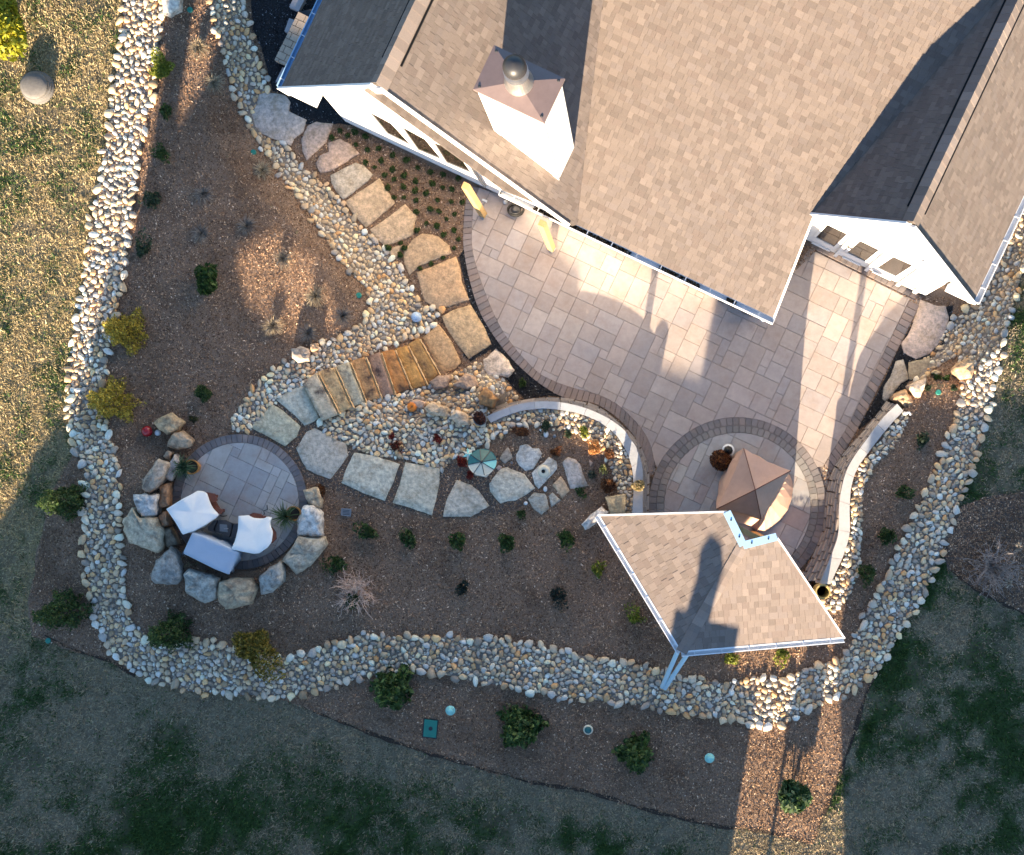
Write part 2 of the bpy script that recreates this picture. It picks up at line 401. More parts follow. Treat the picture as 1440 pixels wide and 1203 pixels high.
# bare cut edge between bed and lawn
def strip_poly(line, wdt):
    L = np.array(smooth_line(line, 8)); t = np.gradient(L, axis=0); t /= np.hypot(*t.T)[:, None]; nn = np.stack([-t[:, 1], t[:, 0]], 1)
    return [tuple(p) for p in np.r_[L+nn*wdt/2, (L-nn*wdt/2)[::-1]]]
for line, wd in (([(62,893),(110,916),(150,928),(190,950)], 4), ([(440,1000),(520,1031),(600,1058),(740,1098),(820,1112),(900,1136),(1000,1160),(1080,1171),(1140,1186)], 4.5),
                 ([(1142,1186),(1165,1130),(1195,1050),(1215,985),(1240,925)], 4), ([(1338,800),(1370,828),(1440,863),(1500,893)], 4)):
    sheet('soil_edge', strip_poly(line, wd), .012, M['soil'], 8, jitter=3.5)

def scatter(poly, n, holes=()):
    a = np.array(poly); lo = a.min(0); hi = a.max(0); lo = np.maximum(lo, (-40, -40)); hi = np.minimum(hi, (1480, 1240))
    P = RNG.random((n, 2))*(hi-lo)+lo; k = pip(P, poly)
    for h in holes: k &= ~pip(P, h)
    return P[k]
def scatter_n(poly, n):
    out = []; m = 0
    while m < n:
        q = scatter(poly, n*4); out.append(q); m += len(q)
    return np.concatenate(out)[:n]
HOUSE_PX = [(400,118),(492,172),(700,285),(1140,345),(1300,415),(1372,423),(1500,160),(1500,-60),(440,-60)]
# ------------------------------------------------------------------ beds of river stone
OUTER_L = [(178,-25),(172,60),(160,130),(150,200),(135,290),(125,350),(116,420),(103,480),(97,540),(97,590),(107,630),(121,665),(121,730),(119,780),(128,840),(140,880),(153,915),(178,938),(215,957),(265,971),(330,976),(400,980),(450,970),(500,955),(545,944),(600,943),(650,955),(720,966),(790,980),(850,986),(900,990),(945,1002),(990,1006),(1050,1017),(1100,1016),(1150,988),(1200,968),(1237,938),(1266,890),(1295,840),(1322,780),(1349,700),(1372,640),(1392,560),(1410,480),(1432,400),(1450,330),(1480,270)]
OUTER_R = [(234,-25),(224,60),(216,130),(200,200),(188,290),(178,350),(168,420),(154,480),(148,540),(151,600),(163,640),(168,700),(170,760),(176,820),(183,870),(210,898),(240,905),(290,902),(335,912),(400,924),(450,912),(510,893),(560,896),(620,896),(700,900),(760,910),(830,925),(900,936),(960,950),(1010,961),(1060,955),(1100,955),(1135,940),(1185,925),(1204,890),(1223,850),(1250,800),(1276,750),(1300,700),(1320,650),(1338,600),(1350,560),(1352,520),(1345,500),(1310,520),(1285,545),(1300,505),(1308,468),(1335,455),(1372,420),(1398,360),(1425,300),(1450,240)]
INNER = [(288,-25),(300,30),(316,80),(335,135),(350,180),(372,212),(400,252),(435,300),(465,345),(490,380),(515,405),(522,430),(508,456),(480,472),(452,486),(430,505),(400,512),(370,535),(345,565),(325,590),(330,606),(352,608),(365,590),(400,556),(440,536),(470,520),(520,498),(560,482),(600,464),(620,440),(596,432),(575,402),(560,372),(530,342),(500,312),(470,272),(440,247),(415,227),(405,208),(370,192),(362,165),(380,135),(365,90),(352,40),(340,-25)]
SLOPE = [(450,596),(480,584),(520,566),(560,554),(600,543),(640,526),(672,510),(690,520),(715,540),(730,562),(700,574),(684,586),(682,604),(655,622),(640,640),(622,662),(600,655),(570,645),(530,642),(490,625),(460,612)]
GSTRIP = [(683,604),(690,597),(707,589),(734,580),(765,577),(795,580),(818,585),(843,596),(862,610),(872,622),(882,640),(887,656),(889,672),(890,722),(872,722),(869,690),(860,660),(846,636),(820,612),(780,598),(735,598),(700,612),(672,630),(650,642),(640,640),(655,622)]
RSTRIP = [(1272,580),(1254,599),(1233,625),(1209,659),(1200,684),(1197,716),(1197,750),(1189,781),(1178,806),(1160,835),(1150,852),(1172,862),(1196,835),(1209,790),(1211,720),(1214,682),(1228,656),(1256,627),(1277,592)]
PALETTE = [(.47,.43,.36),(.40,.37,.33),(.52,.49,.43),(.33,.32,.31),(.43,.34,.24),(.56,.53,.47),(.38,.39,.40),(.44,.36,.26),(.24,.215,.19),(.28,.25,.23),(.36,.30,.23),(.45,.46,.46),(.40,.28,.18)]
def stone_shape(seed, nseg=8):
    r = np.random.default_rng(seed); V = []
    for k, (z, q) in enumerate(((-.55,.78),(.05,1.0),(.6,.72))):
        for i in range(nseg):
            a = 2*math.pi*i/nseg+(.2*k); rr = q*(1+.15*r.standard_normal())
            V.append((rr*math.cos(a), rr*math.sin(a), z+.08*r.standard_normal()))
    V += [(0,0,-.8),(.05*r.standard_normal(),.05*r.standard_normal(),.95)]
    F = []
    for k in range(2):
        for i in range(nseg):
            j = (i+1) % nseg; a, b, c, d = k*nseg+i, k*nseg+j, (k+1)*nseg+j, (k+1)*nseg+i
            F += [(a,b,c),(a,c,d)]
    for i in range(nseg):
        j = (i+1) % nseg; F += [(3*nseg, j, i), (3*nseg+1, 2*nseg+i, 2*nseg+j)]
    return np.array(V), np.array(F)
SHAPES = [stone_shape(s) for s in range(8)]
SHAPE_ME = [np_mesh('cobble', v, f, M['cobble'], smooth=True) for v, f in SHAPES]
FLAGS = []     # filled below; stones keep clear of the flags
def pack(poly, edge_lines, r_edge, r_in, keepout, tries, fill_r):
    cell = 8.0; grid = {}; out = []
    def ok(x, y, r, ov):
        ci, cj = int(x//cell), int(y//cell)
        for i in range(ci-3, ci+4):
            for j in range(cj-3, cj+4):
                for (a, b, q) in grid.get((i, j), ()):
                    if (a-x)**2+(b-y)**2 < (ov*(q+r))**2: return False
        return True
    def put(x, y, r):
        out.append((x, y, r)); grid.setdefault((int(x//cell), int(y//cell)), []).append((x, y, r))
    def clear(P):
        k = np.ones(len(P), bool)
        for q in keepout: k &= ~pip(P, q)
        return k
    for line in edge_lines:
        L = np.array(smooth_line(line, 6)); d = np.r_[0, np.cumsum(np.hypot(*np.diff(L, axis=0).T))]; s = 0
        while s < d[-1]:
            r = random.uniform(*r_edge); x = np.interp(s, d, L[:, 0])+random.gauss(0, 2.2); y = np.interp(s, d, L[:, 1])+random.gauss(0, 2.2)
            if -25 < x < 1465 and -25 < y < 1230 and clear(np.array([(x, y)]))[0] and ok(x, y, r, .82): put(x, y, r)
            s += r*1.75
    for (r0, r1, n, ov) in ((r_in[0]+.55*(r_in[1]-r_in[0]), r_in[1], tries//4, .86), (r_in[0], r_in[0]+.6*(r_in[1]-r_in[0]), tries, .86), (fill_r[0], fill_r[1], int(tries*1.3), .84)):
        P = scatter_n(poly, n); P = P[clear(P)]
        for x, y in P:
            r = r0+(r1-r0)*random.random()**1.6
            if ok(x, y, r, ov): put(x, y, r)
    return out
def stone_bed(name, poly, edges, r_edge, r_in, tries, fill_r=(1.7, 2.6), warm=0., keepout=(), limit=300):
    base = sheet(name, poly, .025, M['bedding'], 12)
    st = pack(poly, edges, r_edge, r_in, keepout, tries, fill_r)
    st.sort(key=lambda s: -s[2]); A = np.array(st)
    Pw = G(A[:, 0], A[:, 1], .025); VV = []; FF = []; CC = []; n0 = 0
    for i, (x, y, r) in enumerate(st):
        rm = r/SC; e = random.uniform(.52, 1.0); a = random.random()*math.pi
        sx, sy = rm/math.sqrt(e)*1.02, rm*math.sqrt(e)*1.02; sz = rm*random.uniform(.42, .72)
        c = np.array(random.choice(PALETTE)); c = np.minimum(c*np.array((1.80, 1.66, 1.45))*random.uniform(.70, 1.12), .84)
        if random.random() < warm: c = c*np.array((1.15, .98, .76))
        z = sz*.42+(random.uniform(0, .02) if r > 3 else -.008)
        loc = Pw[i]+np.array((0, 0, z))
        if i < limit and r > 3.2:
            o = bpy.data.objects.new('cobble', SHAPE_ME[i % 8]); o.location = loc
            o.rotation_euler = (random.gauss(0, .15), random.gauss(0, .15), a); o.scale = (sx, sy, sz); o.color = (*c, 1)
            link(o, base)
        else:
            v, f = SHAPES[i % 8]; ca, sa = math.cos(a), math.sin(a)
            q = v*np.array((sx, sy, sz)); tl = random.gauss(0, .2)
            q = np.stack([q[:, 0]*ca-q[:, 1]*sa, q[:, 0]*sa+q[:, 1]*ca, q[:, 2]+q[:, 0]*tl], 1)+loc
            VV.append(q); FF.append(f+n0); n0 += len(v); CC.append(np.repeat(c[None], len(v), 0))
    if VV:
        o = np_obj('pebbles', np.concatenate(VV), np.concatenate(FF), M['pebble'], np.concatenate(CC), smooth=True, parent=base); o['kind'] = 'stuff'
    return base
# ------------------------------------------------------------------ flagstones, steps and boulders (outlines in photo pixels)
def Z(pts, ox, oy, k): return [(ox+x/k, oy+y/k) for x, y in pts]
za = lambda p: Z(p, 340, 0, 3.6); zb = lambda p: Z(p, 340, 300, 3.6); zc = lambda p: Z(p, 340, 560, 3.6)
zd = lambda p: Z(p, 640, 560, 6.54); ze = lambda p: Z(p, 1040, 300, 3.6); zf = lambda p: Z(p, 1200, 470, 6.0)
zg = lambda p: Z(p, 0, 560, 3.6); zs = lambda p: Z(p, 420, 440, 4.8); zh = lambda p: Z(p, 640, 560, 3.6)
PINK = (.58,.42,.32); TAN = (.56,.35,.18); BUFF = (.60,.42,.26); GREY = (.64,.57,.43); PALE = (.66,.59,.46); LAV = (.60,.50,.42); GREEN_G = (.60,.53,.36)
PATH = [
 (za([(90,480),(130,470),(225,485),(250,520),(240,565),(280,585),(330,610),(315,670),(270,700),(250,740),(200,720),(120,690),(60,650),(50,590),(75,540)]), LAV),
 (za([(335,640),(380,620),(465,630),(440,690),(430,720),(385,765),(330,815),(310,770),(303,710)]), PINK),
 (za([(440,725),(500,705),(545,730),(570,750),(600,780),(560,800),(520,830),(450,870),(400,880),(375,830),(400,790),(440,770)]), (.58,.40,.29)),
 (za([(450,890),(530,850),(580,825),(620,840),(665,885),(640,920),(600,950),(560,985),(515,1015),(480,970),(455,930)]), (.60,.49,.36)),
 (za([(520,1025),(610,965),(700,905),(740,970),(778,1030),(710,1090),(630,1155),(570,1090)]), BUFF),
 (zb([(650,85),(720,40),(770,0),(830,-45),(860,-10),(890,15),(875,60),(870,110),(810,140),(730,170),(690,140)]), BUFF),
 (zb([(730,195),(780,170),(815,160),(800,200),(780,235)]), BUFF),
 (zb([(820,190),(865,140),(915,103),(1000,120),(1050,165),(1065,205),(1000,230),(900,270),(850,315),(825,260)]), (.58,.39,.23)),
 (zb([(885,300),(960,275),(1085,220),(1110,290),(1115,350),(1155,440),(1090,460),(990,490),(930,450),(910,390)]), (.58,.37,.21)),
 (zb([(1015,525),(1060,495),(1160,465),(1200,530),(1235,590),(1265,665),(1230,690),(1150,740),(1090,660),(1040,590)]), (.56,.38,.21)),
 (zs([(835,170),(890,125),(945,80),(985,130),(1030,190),(1098,335),(1060,380),(965,418),(900,290)]), TAN),
 (zb([(175,945),(250,895),(310,865),(340,920),(395,1035),(370,1055),(320,1075),(255,1010)]), GREY),
 (zb([(45,1085),(100,1030),(155,965),(220,1010),(300,1080),(280,1130),(220,1180),(150,1140)]), GREEN_G),
 (zc([(280,255),(330,170),(370,152),(430,180),(475,210),(530,230),(540,290),(500,350),(450,410),(390,390),(330,360),(300,310)]), (.60,.51,.40)),
 (zc([(570,275),(680,295),(800,335),(770,420),(725,520),(640,490),(505,430),(530,360)]), GREY),
 (zc([(830,325),(930,340),(1005,360),(1000,450),(965,595),(870,560),(765,530),(800,440)]), (.65,.56,.41)),
 (zc([(1090,415),(1160,440),(1200,470),(1255,545),(1200,580),(1160,600),(1020,600),(1035,520)]), (.65,.55,.42)),
]
GARDEN_ST = [
 (zd([(315,790),(350,740),(420,650),(480,638),(560,670),(640,700),(690,770),(735,830),(640,900),(560,945),(480,950),(420,972),(370,920),(320,860)]), PALE),
 (zd([(565,520),(600,440),(660,420),(710,460),(770,465),(802,510),(760,590),(720,650),(650,670),(590,620),(560,570)]), (.63,.59,.52)),
 (zd([(705,690),(760,630),(820,590),(865,540),(935,580),(940,650),(900,700),(830,770),(770,835),(735,800)]), (.62,.58,.50)),
 (zd([(985,590),(1040,545),(1110,565),(1150,610),(1185,720),(1222,805),(1150,825),(1060,835),(1030,740)]), (.54,.46,.39)),
 (zd([(895,800),(970,720),(1010,770),(1055,855),(985,922),(940,860)]), BUFF),
 (zd([(865,900),(895,868),(930,900),(975,940),(885,1003)]), (.46,.42,.34)),
 (zd([(670,930),(730,870),(825,878),(850,940),(865,1015),(795,1070),(720,1020)]), (.40,.37,.30)),
 (zd([(410,560),(430,510),(490,445),(510,490),(528,550),(460,605)]), (.44,.36,.28)),
 (zd([(378,645),(400,615),(435,630),(405,670)]), (.42,.31,.26)),
 (zd([(170,710),(210,670),(345,670),(290,730)]), PALE),
 (zd([(1230,560),(1270,595),(1240,635)]), PINK),
]
RIGHT_ST = [
 (ze([(915,440),(945,450),(1000,470),(1040,470),(1060,530),(1040,600),(1000,670),(960,715),(890,740),(830,710),(815,660),(850,620),(870,570)]), (.60,.46,.37)),
 (zf([(355,230),(420,212),(470,380),(400,420),(350,480),(330,520),(265,572),(240,550),(250,450),(310,360)]), (.47,.41,.33)),
 (zf([(465,240),(600,210),(645,195),(650,260),(580,370),(475,390),(460,320)]), (.42,.34,.23)),
]
FLAG_POLYS = [p for p, c in PATH+RIGHT_ST]+[p for p, c in GARDEN_ST]
NOSE = [((822,175),(960,418)),((745,222),(878,490)),((658,252),(770,515)),((565,270),(660,553)),((460,300),(568,577)),((358,335),(465,605)),((255,368),(375,640)),((140,405),(283,680)),((38,485),(170,730))]
NOSE = [(zs([a])[0], zs([b])[0]) for a, b in NOSE]
STEPS_POLY = [NOSE[0][0]]+[n[0] for n in NOSE[1:]]+[n[1] for n in NOSE[::-1]]

BOULDERS = [  # outline, height, colour, label
 (zg([(785,130),(825,98),(870,72),(935,125),(910,165),(850,185)]), .42, (.42,.31,.20), 'tan rounded boulder next to the red glass ball'),
 (zg([(855,240),(875,185),(930,168),(980,210),(975,245),(900,262)]), .40, (.40,.30,.22), 'tan boulder with a grey side above the spiky plant in the ochre pot'),
 (zg([(735,460),(738,400),(800,310),(870,330),(850,380),(810,450),(770,480)]), .50, (.38,.31,.26), 'long leaning brown and grey boulder left of the spiky potted plant'),
 (zg([(840,410),(870,330),(900,280),(922,320),(900,380),(870,425)]), .45, (.42,.38,.37), 'narrow lavender grey boulder touching the spiky potted plant'),
 (zg([(835,300),(855,260),(875,275),(865,318)]), .30, (.33,.24,.18), 'small brown stone wedged at the top of the lavender boulder'),
 (zg([(812,440),(865,430),(865,550),(815,555)]), .45, (.28,.17,.11), 'red brown upright block on the left rim of the fire pit patio'),
 (zg([(682,490),(740,486),(810,490),(800,590),(730,607),(700,570)]), .50, (.46,.46,.48), 'pale blue white cracked boulder above the big rounded grey one'),
 (zg([(640,610),(690,555),(720,600),(800,605),(830,680),(835,760),(800,780),(660,730),(632,670)]), .55, (.40,.36,.29), 'big flat buff grey boulder left of the white covered chair'),
 (zg([(805,590),(845,570),(865,640),(830,655)]), .40, (.30,.20,.14), 'small brown block tucked behind the left covered chair'),
 (zg([(825,700),(835,660),(870,660),(905,740),(850,755)]), .32, (.20,.18,.15), 'low dark boulder between the big buff one and the patio rim'),
 (zg([(770,900),(800,820),(870,750),(905,790),(935,900),(900,940),(790,935)]), .50, (.27,.27,.27), 'dark grey mottled boulder at the lower left of the fire pit patio'),
 (zg([(940,890),(965,865),(1030,885),(1110,910),(1105,1015),(1040,1035),(950,990)]), .50, (.33,.34,.33), 'blue grey boulder below the grey covered bench'),
 (zg([(1112,925),(1200,910),(1275,910),(1310,960),(1280,1040),(1150,1072),(1115,1030)]), .50, (.34,.29,.22), 'squared brown grey boulder at the foot of the fire pit patio'),
 (zc([(85,915),(110,885),(200,825),(230,880),(220,930),(160,980),(100,995)]), .50, (.31,.32,.32), 'blue grey boulder right of the squared brown one'),
 (zc([(215,820),(290,705),(420,705),(435,745),(350,850),(285,890)]), .50, (.36,.33,.28), 'large flat grey tan boulder directly below the white quartz boulder'),
 (zc([(295,600),(320,550),(375,540),(410,580),(415,700),(350,706),(290,695)]), .55, (.58,.56,.56), 'white quartz boulder with one dark spot at the right of the fire pit patio'),
 (zc([(320,465),(385,450),(410,500),(405,555),(340,545)]), .42, (.44,.36,.27), 'beige boulder on top of the white quartz boulder'),
 (zb([(260,690),(300,675),(350,690),(345,750),(290,760),(258,735)]), .38, (.36,.31,.28), 'grey topped boulder at the mulch edge above the stone steps'),
 (zb([(350,668),(390,660),(390,695),(358,700)]), .30, (.42,.29,.20), 'small orange tan stone beside the grey topped boulder'),
 (zb([(950,855),(1000,825),(1060,820),(1045,880),(980,900)]), .30, (.30,.22,.18), 'flat dark brown stone at the lower end of the steps'),
 (zb([(1070,870),(1135,815),(1185,830),(1205,885),(1130,895)]), .36, (.34,.25,.20), 'pointed mauve brown stone in the river rock below the flagstones'),
 (zb([(1195,930),(1240,880),(1300,940),(1270,985),(1210,970)]), .48, (.27,.155,.075), 'dark rust brown boulder above the end of the curved wall'),
 (zb([(935,990),(960,955),(1055,985),(1040,1030),(960,1020)]), .38, (.52,.41,.30), 'long cream boulder right of the little pumpkin'),
 (zb([(1058,1030),(1085,993),(1150,1020),(1155,1070),(1100,1075)]), .38, (.50,.40,.31), 'rounded cream boulder beside the pot at the wall end'),
 (zb([(850,960),(890,945),(930,960),(920,990),(870,985)]), .26, (.45,.33,.27), 'pinkish stone that the little pumpkin leans on'),
 (zf([(820,300),(870,250),(960,210),(1010,240),(1000,380),(900,390),(840,340)]), .50, (.42,.30,.20), 'orange tan boulder in the river rock at the top of the right bed'),
 (zf([(455,440),(530,400),(610,370),(600,440),(560,530),(520,540),(490,510)]), .45, (.48,.40,.34), 'white and orange split boulder above the right wall end'),
 (zf([(320,550),(350,510),(430,475),(480,530),(510,570),(480,630),(420,620),(380,580)]), .45, (.42,.29,.19), 'lumpy orange boulder touching the top of the right wall'),
 (zf([(650,330),(690,300),(740,320),(700,352)]), .20, (.48,.39,.25), 'small yellow stone at the tip of the right mulch bed'),
 ([(228,-12),(258,-12),(255,15),(240,24),(232,22)], .45, (.60,.58,.55), 'white boulder in the stone swale at the top edge'),
 (zh([(640,640),(690,590),(740,550),(775,580),(715,630),(660,668)]), .42, (.55,.53,.53), 'long white boulder lying at the pavilion corner'),
 (zb([(1230,745),(1285,690),(1320,715),(1380,795),(1350,830),(1300,825),(1255,840),(1225,790)]), .14, (.52,.45,.40), 'flat pale pink stone beside the black gravel below the last flag'),
]
EDGE_OUT = [[p for p in OUTER_L], OUTER_R[:42], OUTER_R[44:]]
flags_ko = FLAG_POLYS+[STEPS_POLY]+[b[0] for b in BOULDERS]
CAPL = LEFT_CAP_OUT+LEFT_CAP_IN[::-1]; CAPR = RIGHT_CAP_OUT+RIGHT_CAP_IN[::-1]
flags_ko += [CAPL, CAPR]
OUTER = OUTER_L+OUTER_R[::-1]
stone_bed('river_rock_swale', OUTER, EDGE_OUT, (4.2, 6.9), (2.4, 4.7), 26000, (1.3, 2.3), .25, flags_ko)
stone_bed('river_rock_run', INNER, [INNER[:19], INNER[24:]], (3.9, 5.6), (2.4, 4.2), 9000, (1.3, 2.3), .4, flags_ko)
stone_bed('river_rock_slope', SLOPE, [SLOPE[:5]], (4.2, 5.8), (2.2, 4.5), 7000, (1.3, 2.3), .45, flags_ko)
stone_bed('river_rock_border', GSTRIP, [GSTRIP[17:27]], (3.4, 5.0), (2.2, 3.8), 1800, (1.4, 2.1), .35, flags_ko, 150)
stone_bed('river_rock_edging', RSTRIP, [], (3.4, 5.0), (2.3, 4.6), 1800, (1.4, 2.1), .2, flags_ko, 150)

def ragged(poly, n=None, amp=.9, seed=0):
    P = np.array(dense(poly, 6.0, True)); c = P.mean(0)
    k = (fbm(P[:, 0]/5+seed*3, P[:, 1]/5, seed, 2)-.5)*2*amp
    d = P-c; L = np.hypot(*d.T)[:, None]
    return P+d/np.maximum(L, 1e-6)*k[:, None]
def slab(name, poly, z0, th, m, color, parent=None, seed=0, flat=True, top_noise=.008, rad=.02):
    """a cleft slab: ragged outline, eased edge, slightly uneven top. z0: height of its underside at each point"""
    P = ragged(poly, seed=seed); n = len(P); c = P.mean(0)
    zb_ = T(P[:, 0], P[:, 1]) if z0 is None else np.full(n, z0)
    if flat: zb_ = np.full(n, zb_.mean())
    rings = []
    for s, dz in ((0, -.06), (0, th-rad), (rad*SC, th)):
        d = c-P; L = np.hypot(*d.T)[:, None]; Q = P+d/L*s
        rings.append(WZ(Q[:, 0], Q[:, 1], 0)*0+np.concatenate([WZ(Q[:, 0], Q[:, 1], float(zb_.mean()))[:, :2], (zb_+dz)[:, None]], 1))
    inner = P+(c-P)*.45; zi = zb_+th+(fbm(inner[:, 0]/9, inner[:, 1]/9, seed+3, 3)-.5)*top_noise*2
    rings.append(np.concatenate([WZ(inner[:, 0], inner[:, 1], float(zb_.mean()))[:, :2], zi[:, None]], 1))
    ctr = np.append(WZ(c[0], c[1], float(zb_.mean()))[:2], zb_.mean()+th+.002)
    V = np.concatenate(rings+[ctr[None]]); F = []
    for k in range(3):
        for i in range(n):
            j = (i+1) % n; F += [(k*n+i, k*n+j, (k+1)*n+j), (k*n+i, (k+1)*n+j, (k+1)*n+i)]
    F += [(3*n+i, 3*n+(i+1) % n, 4*n) for i in range(n)]
    o = np_obj(name, V, np.array(F)[:, ::-1], m, parent=parent, origin=None if parent else tuple(ctr-np.array((0, 0, th))))
    o.color = (*color, 1); return o
def jc(c, a=.08): return tuple(np.array(c)*(1+random.uniform(-a, a)))
# path sheets: dark fines between the flags
def hull_sheet(name, poly, m, jitter=2, dz=.03): return sheet(name, poly, dz, m, 10, jitter=jitter)
GRAVEL = [
 [(352,-30),(356,40),(372,80),(384,128),(405,135),(412,170),(432,176),(460,178),(476,174),(520,180),(560,100),(560,-30)],
 [(645,362),(655,402),(663,432),(640,440),(660,455),(652,500),(662,508),(690,492),(698,515),(722,545),(738,562),(768,556),(795,560),(770,548),(738,522),(706,490),(680,450),(662,400),(652,352)],
 [(1294,440),(1284,452),(1266,486),(1245,530),(1222,575),(1206,605),(1240,578),(1262,562),(1276,548),(1300,520),(1312,500),(1330,480),(1340,430)],
]
GOBJ = [sheet('black_gravel_bed', g, .02, M['gravel'], 10, jitter=2) for g in GRAVEL]
path_fines = sheet('path_bed', [(365,590),(330,605),(400,650),(430,672),(470,690),(560,715),(625,728),(700,725),(760,705),(760,640),(700,640),(650,650),(600,660),(520,648),(462,614),(446,598),(440,560),(400,552)], .012, M['fines'], 10, jitter=3)
path = empty('flagstone_path', G1(560, 400), None, None); path['kind'] = 'structure'
gpath = empty('stepping_stone_circle', G1(750, 660), None, None); gpath['kind'] = 'structure'
rpath = empty('flagstone_landing', G1(1290, 480), None, None); rpath['kind'] = 'structure'
for i, (p, c) in enumerate(PATH): slab('flagstone', p, None, .055, M['flag'], jc(c), path, i+1)
for i, (p, c) in enumerate(GARDEN_ST): slab('flagstone', p, None, .05, M['flag'], jc(c), gpath, i+40)
for i, (p, c) in enumerate(RIGHT_ST): slab('flagstone', p, None, .05, M['flag'], jc(c), rpath, i+60)
steps = empty('stone_steps', G1(560, 520), 'flight of eight brown sandstone steps between two beds of river rock', 'steps')
STEPC = [(.42,.235,.085),(.58,.30,.09),(.52,.23,.075),(.33,.20,.135),(.55,.29,.12),(.50,.42,.28),(.62,.41,.20),(.58,.46,.31)]
for i in range(8):
    a0, b0 = NOSE[i]; a1, b1 = NOSE[i+1]
    nz = lambda p, q, d: (p[0]-d*(q[1]-p[1])/math.hypot(q[0]-p[0], q[1]-p[1])*1.0, p[1]+d*(q[0]-p[0])/math.hypot(q[0]-p[0], q[1]-p[1]))
    poly = [nz(a0, b0, 2.0), nz(b0, a0, -2.0), b1, a1]
    pp = np.array(dense(poly, 8, True)); zt = float(T(pp[:, 0], pp[:, 1]).max())+.045
    if i: zt = max(zt, zprev+.075)
    zprev = zt
    o = slab('step', poly, zt-.19, .19, M['step'], STEPC[i], steps, 80+i, top_noise=.006, rad=.018)
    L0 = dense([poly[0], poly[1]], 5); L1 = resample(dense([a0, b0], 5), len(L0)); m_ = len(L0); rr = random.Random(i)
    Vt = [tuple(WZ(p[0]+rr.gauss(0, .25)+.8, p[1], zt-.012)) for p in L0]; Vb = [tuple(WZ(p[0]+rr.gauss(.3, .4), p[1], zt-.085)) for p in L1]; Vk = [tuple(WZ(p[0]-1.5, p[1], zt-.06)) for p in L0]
    e_ = py_obj('lit_riser', Vt+Vb+Vk, [[k, k+1, m_+k+1, m_+k] for k in range(m_-1)]+[[m_+k, m_+k+1, 2*m_+k+1, 2*m_+k] for k in range(m_-1)], M['flag'], o); e_.color = (.66, .46, .25, 1)  # riser face in lighter tan: warm bounced light put into its colour

def boulder(poly, h, color, label, seed):
    P = ragged(poly, amp=1.6, seed=seed); n = len(P); c = P.mean(0); z0 = float(T(P[:, 0], P[:, 1]).mean())
    prof = ((1.0, -.15), (1.03, .25*h), (1.0, .62*h), (.86, .92*h), (.5, 1.0*h))
    R = []; r = np.random.default_rng(seed); tl = r.normal(0, .10, 2)
    for k, (s, z) in enumerate(prof):
        Q = c+(P-c)*s; W_ = WZ(Q[:, 0], Q[:, 1], z0+max(z, 0)*.7)
        nn = (fbm(P[:, 0]/7+k*1.3, P[:, 1]/7, seed, 3)-.5)
        W_[:, 2] = z0+z+(nn*.42*h+((Q-c)@tl)/SC if k > 1 else nn*.1)
        W_[:, :2] += np.stack([fbm(P[:, 0]/6, P[:, 1]/6+k*2, seed+1, 2)-.5, fbm(P[:, 0]/6, P[:, 1]/6+k*2, seed+2, 2)-.5], 1)*.07
        R.append(W_)
    ctr = R[-1].mean(0); V = np.concatenate(R+[ctr[None]]); F = []
    for k in range(len(prof)-1):
        for i in range(n):
            j = (i+1) % n; F += [(k*n+i, k*n+j, (k+1)*n+j), (k*n+i, (k+1)*n+j, (k+1)*n+i)]
    m_ = len(prof)-1; F += [(m_*n+i, m_*n+(i+1) % n, (m_+1)*n) for i in range(n)]
    o = np_obj('boulder', V, np.array(F)[:, ::-1], M['boulder'], origin=(ctr[0], ctr[1], z0))
    o.color = (*np.minimum(np.array(color)*np.array((1.36, 1.26, 1.1)), .8), 1); return tag(o, label, 'boulder', 'boulders set along the beds')
for i, (p, h, c, l) in enumerate(BOULDERS): boulder(p, h, c, l, 100+i)
sq = slab('stone_slab', zh([(760,500),(865,485),(860,585),(790,588)]), None, .28, M['flag'], (.50,.38,.22), None, 150); tag(sq, 'square tan stone slab beside the white boulder at the pavilion corner', 'stone slab')

# ------------------------------------------------------------------ paved patios
UV = (math.cos(math.radians(25.3)), math.sin(math.radians(25.3)))
def to_uv(p): return (p[0]*UV[0]+p[1]*UV[1], -p[0]*UV[1]+p[1]*UV[0])
def from_uv(p): return (p[0]*UV[0]-p[1]*UV[1], p[0]*UV[1]+p[1]*UV[0])
PAVC = [(.41,.345,.315),(.39,.335,.31),(.42,.345,.305),(.375,.33,.315),(.40,.335,.30),(.43,.365,.325),(.385,.325,.295)]
PAVC_COOL = [(.43,.41,.385),(.39,.375,.365),(.46,.44,.405),(.37,.36,.355),(.47,.445,.42)]
def prism_piece(name, poly, z0, z1, m, color, parent, ease=0.0):
    """a paver: top, sides and a small chamfer; poly in photo pixels at ground level z0"""
    n = len(poly); c = (sum(p[0] for p in poly)/n, sum(p[1] for p in poly)/n)
    a = WZ([p[0] for p in poly], [p[1] for p in poly], z1)
    q = shrink(poly, c, .2); b = WZ([p[0] for p in q], [p[1] for p in q], z1)
    V = [(x, y, z0) for x, y, _ in a]+[(x, y, z1-.006) for x, y, _ in a]+[(x, y, z1) for x, y, _ in b]
    F = [[i, (i+1) % n, n+(i+1) % n, n+i] for i in range(n)]+[[n+i, n+(i+1) % n, 2*n+(i+1) % n, 2*n+i] for i in range(n)]+[list(range(2*n, 3*n))]
    if area(poly) > 0: F = [f[::-1] for f in F]
    o = py_obj(name, V, F, m, parent); o.color = (*color, 1); return o
